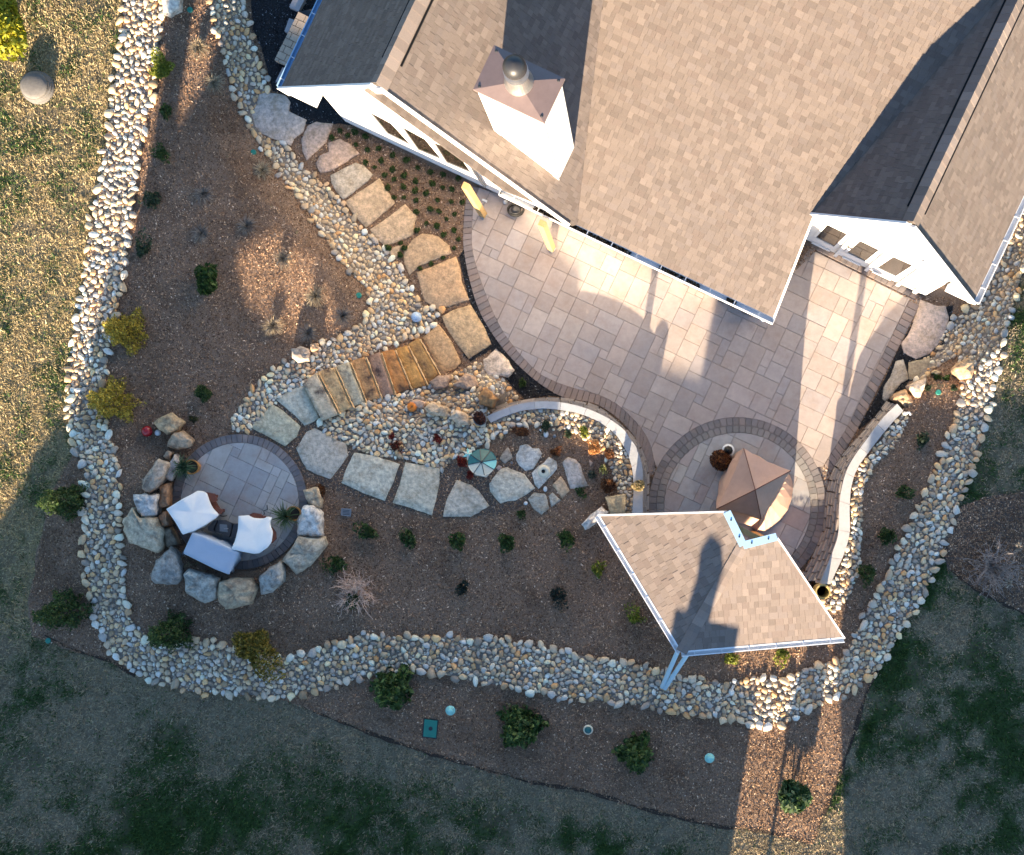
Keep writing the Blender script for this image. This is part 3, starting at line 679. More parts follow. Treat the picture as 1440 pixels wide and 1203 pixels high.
def paving(region, parent, z, mod, palette, seed, gap=.19):
    rnd = random.Random(seed); R = [to_uv(p) for p in region]
    if area(R) < 0: R = R[::-1]
    u0 = min(p[0] for p in R); u1 = max(p[0] for p in R); v0 = min(p[1] for p in R); v1 = max(p[1] for p in R)
    nu = int((u1-u0)/mod)+3; nv = int((v1-v0)/mod)+3; used = set(); cnt = 0
    for j in range(nv):
        for i in range(nu):
            if (i, j) in used: continue
            opts = [(3,2),(2,2),(2,3),(2,1),(1,2),(2,2),(3,2),(1,1)]; rnd.shuffle(opts); opts.append((1,1))
            if rnd.random() < .8: opts = sorted(opts, key=lambda s: -(s[0]*s[1] > 2)*1)
            for (a, b) in opts:
                cells = [(i+x, j+y) for x in range(a) for y in range(b)]
                if all(c not in used for c in cells): break
            used.update(cells)
            r = [(u0+(i-.7)*mod+gap, v0+(j-.7)*mod+gap), (u0+(i-.7+a)*mod-gap, v0+(j-.7)*mod+gap), (u0+(i-.7+a)*mod-gap, v0+(j-.7+b)*mod-gap), (u0+(i-.7)*mod+gap, v0+(j-.7+b)*mod-gap)]
            piece = clip_convex(R, r)
            if len(piece) < 3 or abs(area(piece)) < 14: continue
            c = np.array(rnd.choice(palette))*rnd.uniform(.90, 1.08)
            prism_piece('paver', [from_uv(p) for p in piece], z-.05, z+rnd.uniform(0, .004), M['paver'], c, parent); cnt += 1
    return cnt
def course(outer, inner, parent, z, pitch, palette, name='border_paver', seed=0, closed=False, gap=.3):
    rnd = random.Random(seed); O = np.array(outer, float); I = np.array(inner, float)
    L = np.hypot(*np.diff(O, axis=0).T).sum(); n = int(L/pitch); O = resample(O, n+1); I = resample(I, n+1)
    for i in range(n):
        g = gap/pitch; q = [O[i]*(1-g)+O[i+1]*g, O[i]*g+O[i+1]*(1-g), I[i]*g+I[i+1]*(1-g), I[i]*(1-g)+I[i+1]*g]
        c = np.array(rnd.choice(palette))*rnd.uniform(.85, 1.15)
        prism_piece(name, [tuple(p) for p in q], z-.05, z+rnd.uniform(0, .005), M['paver'], c, parent)
def arc(c, r, a0, a1, n=60): return [(c[0]+r*math.cos(math.radians(a0+(a1-a0)*i/n)), c[1]+r*math.sin(math.radians(a0+(a1-a0)*i/n))) for i in range(n+1)]
CIR = (1037.0, 712.0)
BO_L = smooth_line([(662,262),(655,285),(652,315),(652,350),(661,397),(676,442),(704,486),(734,519),(765,544),(795,560),(834,567),(862,583),(884,604),(901,628),(910,655),(914,672)], 6)
BI_L = smooth_line([(674,264),(667,285),(664,315),(665,355),(682,411),(709,469),(751,519),(779,536),(807,546),(840,555),(868,569),(890,589),(905,607),(915,627),(920,648)], 6)
BI_R = [(1279,423),(1192,600),(1160,653)]; BO_R = [(1293,430),(1203,609),(1168,664)]
# the wall line of the house, where the paving stops
c0 = arc(CIR, 125, 205.5, 334, 60)
PAT = [(662,266)]+[(1120,238)]+[(1150,340),(1279,423)]+BI_R[1:]+[c0[-1]]+c0[::-1]+BI_L[::-1]
PAT = [(674,264),(742,290),(905,368),(1060,440),(1146,354),(1279,421)]+[(1192,600),(1158,655)]+c0[::-1]+BI_L[::-1][:-1]
zp = .05
patio = sheet('patio', [(662,262),(745,287),(905,366),(1068,445),(1150,335),(1300,405)]+[(1293,432),(1203,609),(1172,662),(1166,690),(1160,712)]+arc(CIR, 123, 336, 203, 40)+BO_L[::-1][1:], .012, M['sand'], 14)
n_pav = paving(PAT, patio, zp, 12.4, PAVC, 5)
BRC = [(.25,.20,.185),(.22,.185,.175),(.28,.215,.185),(.20,.175,.17)]
course(BO_L, BI_L, patio, zp, 8.6, BRC, seed=1)
course(resample(BO_R, 20), resample(BI_R, 20), patio, zp, 9.0, BRC, seed=2)
course([(1154,338),(1297,408)], [(1148,352),(1286,421)], patio, zp, 9.0, BRC, seed=3)
course([(676,250),(745,283),(905,360),(1072,441)], [(674,262),(740,293),(898,370),(1066,452)], patio, zp, 9.0, BRC, seed=4)
circ = sheet('circle_patio', arc(CIR, 125, 0, 354, 72), .016, M['sand'], 14)
course(arc(CIR, 125, 0, 360, 90), arc(CIR, 114, 0, 360, 90), circ, zp, 9.2, [(.20,.18,.175),(.23,.20,.19),(.18,.165,.165)], seed=6)
course(arc(CIR, 113.6, 0, 360, 90), arc(CIR, 103.4, 0, 360, 90), circ, zp+.002, 9.2, [(.23,.215,.20),(.20,.19,.185),(.26,.24,.22)], seed=7)
paving(arc(CIR, 103, 0, 354, 60), circ, zp, 13.2, PAVC_COOL+PAVC[:2], 9)
fire = sheet('fire_pit_patio', arc(FIRE_C, 95, 0, 354, 72), .02, M['sand'], 14)
zf_ = GARDEN+.06
course(arc(FIRE_C, 95, 0, 360, 90), arc(FIRE_C, 83.5, 0, 360, 90), fire, zf_, 8.0, [(.17,.155,.155),(.20,.175,.17),(.15,.14,.145)], seed=8)
paving(arc(FIRE_C, 83, 0, 354, 60), fire, zf_, 12.6, PAVC_COOL, 12)

# ------------------------------------------------------------------ the two curved retaining walls
def ret_wall(name, label, cap_o, cap_i, base, ztop, courses, seed, capcol):
    rnd = random.Random(seed); mid = cap_o[len(cap_o)//2]
    w_ = empty(name, WZ(mid[0], mid[1], 0.0), label, 'retaining wall')
    n = 120; CO = WZ(*resample(smooth_line(cap_o, 8), n).T, ztop); CI = WZ(*resample(smooth_line(cap_i, 8), n).T, ztop); BA = WZ(*resample(smooth_line(base, 8), n).T, 0)
    L = np.hypot(*np.diff(BA[:, :2], axis=0).T).sum()
    nb = int(L/.31); zc_ = ztop-.07; hh = zc_/courses
    def pt(s, f, z, ins=0):       # s along 0..1, f how far up the batter
        i = s*(n-1); a = int(min(i, n-2)); t = i-a
        b = BA[a]*(1-t)+BA[a+1]*t; c = CO[a]*(1-t)+CO[a+1]*t; q = CI[a]*(1-t)+CI[a+1]*t
        p = b*(1-f)+(c*.93+q*.07)*f; d = q-c; d[2] = 0; d = d/max(np.hypot(d[0], d[1]), 1e-6)
        p = p+d*ins; return (p[0], p[1], z)
    for k in range(courses):
        off = rnd.random(); cuts = [0]; 
        while cuts[-1] < 1: cuts.append(cuts[-1]+rnd.uniform(.8, 1.2)/nb)
        cuts[-1] = 1
        f0 = k/courses; f1 = (k+.15)/courses
        for s0, s1 in zip(cuts[:-1], cuts[1:]):
            if s1-s0 < .15/nb: continue
            g = .02/L; s0 += g; s1 -= g; pr = rnd.uniform(-.018, .018); z0 = k*hh-(.05 if k == 0 else 0); z1 = (k+1)*hh-.024
            V = [pt(s0, f0, z0, pr), pt(s1, f0, z0, pr), pt(s1, f1, z1, pr), pt(s0, f1, z1, pr), pt(s0, f0, z0, .26), pt(s1, f0, z0, .26), pt(s1, f1, z1, .26), pt(s0, f1, z1, .26)]
            c = np.array(rnd.choice([(.44,.375,.32),(.39,.34,.30),(.48,.40,.33),(.36,.32,.285)]))*rnd.uniform(.85, 1.15)
            o = py_obj('block', V, [[0,1,2,3],[3,2,6,7],[1,5,6,2],[4,0,3,7],[5,4,7,6],[1,0,4,5]], M['block'], w_); o.color = (*c, 1)
    LC = np.hypot(*np.diff(CO[:, :2], axis=0).T).sum(); m_ = int(LC/.62); k = 0
    for j in range(m_):
        i0 = int(j*(n-1)/m_); i1 = int((j+1)*(n-1)/m_)
        ring = [tuple(p[:2]) for p in CO[i0:i1+1]]+[tuple(p[:2]) for p in CI[i0:i1+1][::-1]]
        cx = sum(p[0] for p in ring)/len(ring); cy = sum(p[1] for p in ring)/len(ring)
        ring = shrink(ring, (cx, cy), .004); mb = MB(); mb.prism(ring, ztop-.07, ztop+rnd.uniform(0, .004))
        o = mb.build('cap_stone', M['cap'], w_); o.color = (*(np.array(rnd.choice(capcol))*rnd.uniform(.92, 1.08)), 1)
CAPC = [(.44,.44,.44),(.40,.41,.42),(.47,.46,.45),(.42,.42,.43)]
ret_wall('retaining_wall', 'low curved block wall with grey caps round the oval garden', LEFT_CAP_OUT, LEFT_CAP_IN, LEFT_BASE, GARDEN+.12, 4, 21, CAPC)
ret_wall('retaining_wall', 'curved block wall with pale caps along the right side of the patio', RIGHT_CAP_OUT, RIGHT_CAP_IN, RIGHT_BASE, GARDEN+.12, 5, 22, [(.47,.45,.43),(.43,.42,.41),(.39,.40,.41),(.49,.47,.45)])

# ------------------------------------------------------------------ ground litter: wood chips, black chips, grass
def quads(P, size, rise, cols, aspect=2.2, flat=.35):
    """small flat chips lying about at points P (n,3)"""
    n = len(P); a = RNG.random(n)*2*math.pi; s = size[0]+(size[1]-size[0])*RNG.random(n)**2
    dx = np.stack([np.cos(a), np.sin(a), RNG.normal(0, flat, n)], 1)*s[:, None]; dy = np.stack([-np.sin(a), np.cos(a), RNG.normal(0, flat, n)], 1)*(s/aspect)[:, None]
    c = P+np.stack([np.zeros(n), np.zeros(n), RNG.random(n)*rise+.004], 1)
    V = np.stack([c-dx-dy, c+dx-dy*.7, c+dx*.8+dy, c-dx*.9+dy*.8], 1).reshape(-1, 3)
    F = np.arange(4*n).reshape(n, 4); return V, F, np.repeat(cols, 4, 0)
big_ko = [PAT, STEPS_POLY, HOUSE_PX, arc(CIR, 124, 0, 354, 50), arc(FIRE_C, 96, 0, 354, 50), OUTER, INNER, SLOPE]+FLAG_POLYS+GRAVEL
P = np.concatenate([scatter(MULCH_J, 900000, big_ko)[:300000], scatter(DARKBED, 30000)])
chip_pal = np.array([(.10,.065,.045),(.15,.10,.068),(.075,.05,.036),(.20,.14,.095),(.13,.10,.08),(.28,.21,.15),(.055,.038,.03),(.36,.30,.24)])
pr = np.array([.22,.20,.20,.13,.09,.05,.095,.015]); ci = RNG.choice(8, len(P), p=pr)
pat = fbm(P[:, 0]/45, P[:, 1]/45, 4)[:, None]
V, F, C = quads(G(P[:, 0], P[:, 1], .004), (.007, .028), .026, chip_pal[ci]*np.array((2.3, 2.08, 1.84))*(.6+.8*pat)*RNG.uniform(.8, 1.2, (len(P), 1)))
tag(np_obj('wood_chips', V, F, M['chip'], C), kind='stuff')
VV = []; 
for g in GRAVEL:
    P = scatter(g, 26000, FLAG_POLYS)
    c = np.array([(.02,.021,.025)])*RNG.uniform(.4, 1.8, (len(P), 1)); sp = RNG.random(len(P)) < .035; c[sp] = (.30,.31,.33)
    VV.append(quads(G(P[:, 0], P[:, 1], .025), (.007, .018), .02, c, 1.4, .6))
off = np.cumsum([0]+[len(v[0]) for v in VV])
tag(np_obj('black_gravel', np.concatenate([v[0] for v in VV]), np.concatenate([v[1]+off[i] for i, v in enumerate(VV)]), M['gravel_chip'], np.concatenate([v[2] for v in VV])), kind='stuff')
# grass: single blades
P = scatter([(-40,-40),(1480,-40),(1480,1240),(-40,1240)], 800000, [MULCH_J, DARKBED, HOUSE_PX])
P = P[:430000]; n = len(P); g = lawn_green(P[:, 0], P[:, 1]); base = G(P[:, 0], P[:, 1], -.03)
bare = fbm(P[:, 0]/40, P[:, 1]/40, 12) > .66; keep = ~(bare & (RNG.random(n) < .6)); P = P[keep]; g = g[keep]; base = base[keep]; n = len(P)
h = (.034+.045*RNG.random(n))*(1+.5*g)*(.55+1.0*vnoise(P[:, 0]/4.2, P[:, 1]/4.2, 21)**1.5); a = RNG.random(n)*2*math.pi; wd = .008+.010*RNG.random(n)
lean = h*(1.1-.5*g)*RNG.uniform(.4, 1.2, n); la = RNG.random(n)*2*math.pi
b0 = base+np.stack([np.cos(a)*wd, np.sin(a)*wd, 0*a], 1); b1 = base-np.stack([np.cos(a)*wd, np.sin(a)*wd, 0*a], 1)
tp = base+np.stack([np.cos(la)*lean, np.sin(la)*lean, h], 1)
is_g = RNG.random(n) < g*1.05+.04
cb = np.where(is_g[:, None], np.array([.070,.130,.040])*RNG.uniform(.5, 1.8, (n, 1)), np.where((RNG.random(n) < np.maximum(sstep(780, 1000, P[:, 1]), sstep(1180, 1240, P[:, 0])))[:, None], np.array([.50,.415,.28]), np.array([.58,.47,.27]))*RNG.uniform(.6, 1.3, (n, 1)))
tag(np_obj('lawn_grass', np.stack([b0, b1, tp], 1).reshape(-1, 3), np.arange(3*n).reshape(n, 3), M['blade'], np.repeat(cb, 3, 0)), kind='stuff')
# ------------------------------------------------------------------ house
CS, SN = math.cos(math.radians(25.3)), math.sin(math.radians(25.3))
def UN(U, N, z=0.0): return Vector(((U*CS+N*SN)/SC, -(U*SN-N*CS)/SC, z))
def un_of(px, py, N):
    """where the vertical plane N is met by the ray of a photo pixel"""
    x, y = px-NX, py-NY; t = N/(x*SN-y*CS); return Vector((x*t/SC, -y*t/SC, CAM_H*(1-t)))
def px_plane(px, py, pl):
    """point of a sloping plane z=a+bx+cy seen at a photo pixel"""
    a, b, c = pl; x, y = (px-NX)/SC, -(py-NY)/SC
    t = (CAM_H-a)/(CAM_H+b*x+c*y); return Vector((x*t, y*t, CAM_H*(1-t)))
def plane3(p, q, r):
    n = (Vector(q)-Vector(p)).cross(Vector(r)-Vector(p)); b = -n.x/n.z; c = -n.y/n.z
    return (p[2]-b*p[0]-c*p[1], b, c)
def zpl(pl, x, y): return pl[0]+pl[1]*x+pl[2]*y
def to_px(v): k = CAM_H/(CAM_H-v[2])*SC; return (NX+v[0]*k, NY-v[1]*k)
SH_PAL = np.array([(.225,.184,.160),(.245,.200,.174),(.205,.168,.147),(.26,.212,.184),(.232,.192,.172),(.215,.172,.150)])
def shingle_tabs(pl, poly, seed, tint=1.0, expo=.132):
    """every tab of a shingled slope; returns a list of (verts, faces, colour, size on the photo)"""
    rnd = random.Random(seed); g = math.hypot(pl[1], pl[2]); up = (pl[1]/g, pl[2]/g); al = (-up[1], up[0]); cosl = 1/math.sqrt(1+g*g)
    loc = [(p[0]*al[0]+p[1]*al[1], p[0]*up[0]+p[1]*up[1]) for p in poly]
    if area(loc) < 0: loc = loc[::-1]
    a0 = min(p[0] for p in loc); a1 = max(p[0] for p in loc); b0 = min(p[1] for p in loc); b1 = max(p[1] for p in loc)
    eb = expo*cosl; out = []; j = 0; b = b0; nv = Vector((-pl[1], -pl[2], 1)).normalized()
    loc_in = np.array(loc)
    while b < b1:
        a = a0-rnd.uniform(0, .3); jj = 0
        while a < a1:
            wd = rnd.choice((.09, .12, .15, .18, .21)); rect = [(a, b), (a+wd-.004, b), (a+wd-.004, b+eb*1.02), (a, b+eb*1.02)]
            ca, cb = a+wd/2, b+eb/2; cx = ca*al[0]+cb*up[0]; cy = ca*al[1]+cb*up[1]; q = to_px((cx, cy, zpl(pl, cx, cy)))
            if -25 < q[0] < 1465 and -25 < q[1] < 1230:
                ins = pip(rect, loc_in)
                piece = rect if ins.all() else clip_convex(loc, rect)
                if len(piece) >= 3 and abs(area(piece)) > .0015:
                    lift = rnd.choice((.0, .0, .004, .008)); n = len(piece); top = []; bot = []
                    for (u, v) in piece:
                        x = u*al[0]+v*up[0]; y = u*al[1]+v*up[1]; f = min(max((v-b)/eb, 0), 1)
                        p = Vector((x, y, zpl(pl, x, y))); top.append(p+nv*((.016+lift-.011*f)*cosl**1.6)); bot.append(p-nv*.004)
                    c = SH_PAL[rnd.randrange(6)]*(.93+.13*rnd.random())*(1.035 if lift > 0 else .98)*tint*.76
                    out.append((bot+top, [list(range(n, 2*n))]+[[i, (i+1) % n, n+(i+1) % n, n+i] for i in range(n)], c, len(piece) and abs(area(piece))*(1 if 60 < q[0] < 1400 and 30 < q[1] < 1180 else 0)))
            a += wd
        b += eb
    return out
def emit_tabs(lists, budget):
    """the largest tabs as objects of their own, the rest as one part of the first roof"""
    allt = sorted([(t[3], k, i) for k, (par, tabs) in enumerate(lists) for i, t in enumerate(tabs)], reverse=True)
    pick = set((k, i) for _, k, i in allt[:budget]); V = []; F = []; C = []; first = lists[0][0]
    for k, (par, tabs) in enumerate(lists):
        for i, (v, f, c, _) in enumerate(tabs):
            if (k, i) in pick:
                py_obj('shingle', v, f, M['shingle'], par, col=np.repeat([c], len(v), 0))
            else:
                n = len(V); V += v; F += [[q+n for q in g] for g in f]; C += [c]*len(v)
    if V:
        o = py_obj('shingles', V, F, M['shingle'], first, col=np.array(C)); o['kind'] = 'stuff'
def deck(name, pl, poly, parent, th=.10, m=None):
    n = len(poly); V = [(p[0], p[1], zpl(pl, p[0], p[1])-.004) for p in poly]+[(p[0], p[1], zpl(pl, p[0], p[1])-th) for p in poly]
    F = [list(range(n)), list(range(n, 2*n))[::-1]]+[[i, n+i, n+(i+1) % n, (i+1) % n] for i in range(n)]
    return py_obj(name, V, F, m or M['deck'], parent)

house = empty('house', UN(-100, 300), 'white house with brown shingle roofs, two steep gables and a tall chimney', 'house')
ZR_L, ZR_R = 7.45, 5.86; SL = 1.318
def pl_un(f): return plane3(*[(lambda v, z: (v.x, v.y, z))(UN(u, n_), f(u, n_)) for u, n_ in ((0, 0), (100, 0), (0, 100))])
PL_MAIN = pl_un(lambda u, n: 2.5+.404*(n-244.6)/SC)
PL_LGR = pl_un(lambda u, n: ZR_L-SL*(u+408)/SC); PL_LGL = pl_un(lambda u, n: ZR_L+SL*(u+408)/SC)
PL_RGL = pl_un(lambda u, n: ZR_R-1.40*(164-u)/SC); PL_RGR = pl_un(lambda u, n: ZR_R-1.364*(u-164)/SC)
PL_STRIP = pl_un(lambda u, n: 7.15-SL*(u+424)/SC)
xy = lambda L: [tuple(UN(u, n)[:2]) for u, n in L]
P_MAIN = xy([(-197.7,244.6),(80,244.6),(67.5,376),(164,710),(164,1050),(-408,1050),(-408,930)])
P_LGR = xy([(-408,240),(-203,240),(-197.7,244.6),(-408,930)])
P_LGL = xy([(-611,240),(-408,240),(-408,1050),(-611,1050)])
P_RGL = xy([(63,374),(164,374),(164,710)])
P_RGR = xy([(164,374),(304,374),(304,1050),(164,1050)])
P_STRIP = [tuple(px_plane(x, y, PL_STRIP)[:2]) for x, y in [(511,126),(533,121),(660,210),(795,303),(707,267)]]
roofs = []
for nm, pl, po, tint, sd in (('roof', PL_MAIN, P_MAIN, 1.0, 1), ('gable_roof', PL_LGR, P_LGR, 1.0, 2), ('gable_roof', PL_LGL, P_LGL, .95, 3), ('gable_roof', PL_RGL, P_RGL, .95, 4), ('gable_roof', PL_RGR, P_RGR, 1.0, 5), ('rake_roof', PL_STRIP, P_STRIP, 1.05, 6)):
    rf = deck(nm, pl, po, house); roofs.append((rf, shingle_tabs(pl, po, sd, tint)))
emit_tabs(roofs, 300)
def ridge_caps(parent, p, q, wd, seed, n_step=.19, lift=.05, slope=1.3):
    rnd = random.Random(seed); p = Vector(p); q = Vector(q); d = (q-p); L = d.length; d.normalize(); s = Vector((-d.y, d.x, 0)).normalized(); k = 0
    V = []; F = []; C = []
    while k*n_step < L:
        a = p+d*(k*n_step); b = p+d*min((k+1)*n_step+.03, L); n = len(V); e = .012
        for (pt, up) in ((a, lift+e), (b, lift)):
            V += [pt-s*wd+Vector((0, 0, up-wd*slope)), pt+Vector((0, 0, up)), pt+s*wd+Vector((0, 0, up-wd*slope))]
        V += [v+Vector((0, 0, -.025)) if not isinstance(v, tuple) else v for v in V[n:n+6]]
        F += [[n, n+1, n+4, n+3], [n+1, n+2, n+5, n+4], [n, n+6, n+7, n+1], [n+1, n+7, n+8, n+2], [n, n+3, n+9, n+6], [n+2, n+8, n+11, n+5], [n+3, n+4, n+10, n+9], [n+4, n+5, n+11, n+10]]
        c = SH_PAL[rnd.randrange(6)]*rnd.uniform(.85, 1.15); C += [c]*12; k += 1
    return py_obj('ridge_cap', V, F, M['shingle'], parent, col=np.array(C))
def slits(parent, p, q, off, drop):
    p = Vector(p); q = Vector(q); d = (q-p).normalized(); s = Vector((-d.y, d.x, 0)).normalized()
    for sg in (-1, 1):
        mb = MB(); o = s*sg*off+Vector((0, 0, -drop)); mb.bar(p+o, q+o, .035, .03); mb.build('ridge_vent', M['black'], parent)
lr0, lr1 = UN(-408, 240, ZR_L+.02), UN(-408, 1040, ZR_L+.02); rr0, rr1 = UN(164, 374, ZR_R+.02), UN(164, 709, ZR_R+.02)
ridge_caps(roofs[1][0], lr0, lr1, .17, 1, slope=SL); ridge_caps(roofs[4][0], rr0, rr1, .17, 2, slope=1.37)
slits(roofs[1][0], UN(-408, 270, ZR_L), lr1, .19, .19*SL-.035); slits(roofs[4][0], UN(164, 392, ZR_R), UN(164, 690, ZR_R), .19, .19*1.37-.035)
# walls
def wall(name, N, prof, m, th=6):
    n = len(prof); V = [tuple(UN(u, N, z)) for u, z in prof]+[tuple(UN(u, N+th, z)) for u, z in prof]
    return py_obj(name, V, [list(range(n)), list(range(n, 2*n))[::-1]]+[[i, n+i, n+(i+1) % n, (i+1) % n] for i in range(n)], m, house)
lgz = lambda u: ZR_L-SL*abs(u+408)/SC-.14
front = wall('gable_wall', 258, [(-568,.30),(62,.30),(62,2.45),(-215,2.45),(-224,lgz(-224)),(-408,lgz(-408)),(-568,lgz(-568))], M['siding'])
def box_un(name, u0, u1, n0, n1, z0, z1, m, parent, bevel=0):
    mb = MB(); mb.prism([tuple(UN(u, n)[:2]) for u, n in ((u0,n0),(u1,n0),(u1,n1),(u0,n1))], z0, z1); return mb.build(name, m, parent, bevel=bevel)
box_un('foundation', -566, 60, 260, 266, -.1, .297, M['found'], house)
box_un('side_wall', -568, -562, 264.5, 1050, -.1, 2.85, M['siding'], house)
box_un('side_wall', 56, 62, 264.5, 384, .0, 2.44, M['siding'], house)
rgz = lambda u: ZR_R-1.385*abs(u-164)/SC-.14
rwall = wall('gable_wall', 385, [(63,.18),(266,.18),(266,rgz(266)),(164,rgz(164)),(66,rgz(66)),(63,rgz(66))], M['siding'])
box_un('foundation', 64, 265, 386, 391, -.05, .178, M['dark'], house)
box_un('side_wall', 260, 266, 391.5, 1050, -.05, 2.95, M['siding'], house)
# rake boards and eave returns
def board(name, a, b, hgt, wd, m, parent):
    mb = MB(); a = Vector(a); b = Vector(b); o = Vector((0, 0, -hgt/2)); mb.bar(a+o, b+o, wd, hgt); return mb.build(name, m, parent)
board('rake_board', UN(-611, 238.3, 2.66), UN(-409, 238.3, ZR_L-.01), .30, .05, M['white'], house)
board('rake_board', UN(-407, 238.3, ZR_L-.01), UN(-207, 238.3, 2.74), .13, .05, M['white'], house)
board('rake_board', UN(62, 371.5, ZR_R-1.40*102/SC+.01), UN(163, 371.5, ZR_R+.01), .20, .05, M['white'], house)
board('rake_board', UN(165, 371.5, ZR_R+.01), UN(303, 371.5, 2.52), .20, .05, M['white'], house)
box_un('eave_return', -606, -570, 240.5, 257.5, 2.18, 2.52, M['white'], house)
box_un('eave_return', 268, 300, 374.5, 384.5, 2.12, 2.44, M['white'], house)
board('rake_board', UN(81.5, 243, 2.48), UN(69, 373, 3.41), .16, .05, M['white'], house)
# gutters: a trough with a lip, hangers and debris
def gutter(a, b, side, wd, m, hang=.62, debris=0, seed=0):
    a = Vector(a); b = Vector(b); d = (b-a).normalized(); s = Vector(side).normalized(); L = (b-a).length; mb = MB()
    mb.bar(a+s*wd+Vector((0,0,.0)), b+s*wd+Vector((0,0,.0)), .022, .13); mb.bar(a+s*(wd/2)+Vector((0,0,-.07)), b+s*(wd/2)+Vector((0,0,-.07)), wd+.02, .012)
    mb.bar(a+Vector((0,0,-.02)), b+Vector((0,0,-.02)), .012, .10)
    for e in (a, b): mb.bar(e-d*.006, e+d*.006, .001)
    for e in (a, b): mb.bar(e+s*.0+Vector((0,0,-.02)), e+s*wd+Vector((0,0,-.02)), .012, .11)
    g = mb.build('gutter', m, house if seed < 10 else None); k = .35
    hb = MB()
    while k < L-.1:
        p = a+d*k; mb = MB(); mb.bar(p+Vector((0,0,.035)), p+s*(wd+.012)+Vector((0,0,.06)), .022, .012); mb.build('hanger', M['metalwhite'], g); k += hang
    if debris:
        n = int(L*debris); t = RNG.random(n); cl = fbm(t*L*1.3, t*0, seed, 3) > .42; t = t[cl]; n = len(t)
        P = np.array(a)+np.outer(t*L, np.array(d))+np.outer(RNG.uniform(.02, wd-.02, n), np.array(s))+np.array((0, 0, -.055))
        c = np.array([(.03,.022,.017),(.06,.04,.025),(.015,.013,.012),(.16,.11,.06)])[RNG.integers(0, 4, n)]
        V, F, C = quads(P, (.012, .035), .05, c, 1.8, .5); o = np_obj('leaf_debris', V, F, M['chip'], C, parent=g); o['kind'] = 'stuff'
    return g
nW = Vector((SN, CS, 0)); uW = Vector((CS, -SN, 0))
gutter(UN(-305, 244, 2.47), UN(83, 244, 2.47), -nW, .125, M['metalwhite'], debris=260, seed=1)
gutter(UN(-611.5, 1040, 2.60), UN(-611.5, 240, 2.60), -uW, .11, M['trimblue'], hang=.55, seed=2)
gutter(UN(304.5, 374, 2.44), UN(304.5, 1040, 2.44), uW, .12, M['metalwhite'], hang=.6, seed=3)
mb = MB(); mb.tube([UN(70, 238, 2.38), UN(70, 238, 2.2), UN(71, 262, 1.95), UN(71, 262, .1)], .045, 8); mb.build('downspout', M['metalwhite'], house)
mb = MB(); a = un_of(657, 227, 257); b = un_of(682, 262, 257); mb.bar(a, b, .075, .055); mb.build('downspout', M['found'], house)
# windows of the left gable
def window(parent, px, N, frame=.05, sill=True, name='window', mull=0):
    c = [un_of(x, y, N-1.2) for x, y in px]        # TL TR BR BL
    w_ = py_obj(name, [tuple(v) for v in c]+[tuple(v+nW*.01) for v in c], [[0,1,2,3],[7,6,5,4],[0,4,5,1],[1,5,6,2],[2,6,7,3],[3,7,4,0]], M['glass'], parent)
    w_.name = 'pane'; return c
def framed(parent_name, px, N, fw=.06, m=None, grow=1.06):
    c = [un_of(x, y, N-1.0) for x, y in px]; ctr = sum(c, Vector())/4; c = [ctr+(v-ctr)*grow for v in c]
    mb = MB()
    for i in range(4):
        a, b = c[i], c[(i+1) % 4]; o = (a+b)/2-ctr; o = o-o.project((b-a).normalized()); o = o.normalized()*fw/2
        ext = (b-a).normalized()*fw; mb.bar(a+o-ext*.999, b+o+ext*(.999 if i % 2 == 0 else -.0), fw, .014, up=nW)
    fr = mb.build(parent_name, m or M['white'], house)
    py_obj('pane', [tuple(v+nW*.012) for v in c]+[tuple(v+nW*.022) for v in c], [[0,1,2,3],[7,6,5,4],[0,4,5,1],[1,5,6,2],[2,6,7,3],[3,7,4,0]], M['glass'], fr)
    return fr, c
for px in ([(662,580),(755,630),(845,727),(740,675)], [(825,655),(925,710),(998,797),(895,755)], [(985,733),(1085,778),(1148,865),(1040,820)]):
    framed('window', Z(px, 340, 0, 3.6), 258, grow=1.2)
for k, px in enumerate(([(385,162),(540,237),(435,337),(290,265)], [(660,298),(810,370),(695,463),(553,392)], [(940,432),(1092,500),(955,588),(808,520)])):
    fr, c = framed('glass_door', Z(px, 1100, 290, 6), 385, .07)
    lo = (c[3]-c[0]).normalized(); k0 = c[3]+lo*.09; k1 = c[2]+lo*.09; mb = MB(); mb.bar(Vector((k0.x, k0.y, .62))-nW*.02, Vector((k1.x, k1.y, .62))-nW*.02, .05, .55, up=nW) if False else None
    mb = MB(); mb.bar(Vector((k0.x, k0.y, .26))-nW*.01, Vector((k1.x, k1.y, .26))-nW*.01, .03, .08); mb.build('door_sill', M['white'], fr)
    if k == 1:
        h_ = un_of(1191.7, 347.5, 381); mb = MB(); mb.bar(h_, h_+uW*.11, .03, .03); mb.bar(h_+nW*.06, h_, .04); mb.build('handle', M['dark'], fr)
for (bx, by) in ((455,412),(715,535),(972,668)):
    b = un_of(1100+bx/6, 290+by/6, 382); mb = MB(); mb.bar(Vector((b.x, b.y, .16)), Vector((b.x, b.y, 2.25)), .08, .05, up=nW); mb.build('casing', M['white'], house)
b = un_of(1286, 411, 381); mb = MB(); mb.bar(b, b+Vector((0,0,.16)), .10, .07, up=nW); mb.build('outlet_box', M['white'], house)
b = un_of(1298, 373, 381); mb = MB(); mb.bar(b, b+Vector((0,0,.22)), .10, .10, up=nW); mb.build('wall_lamp', M['white'], house)
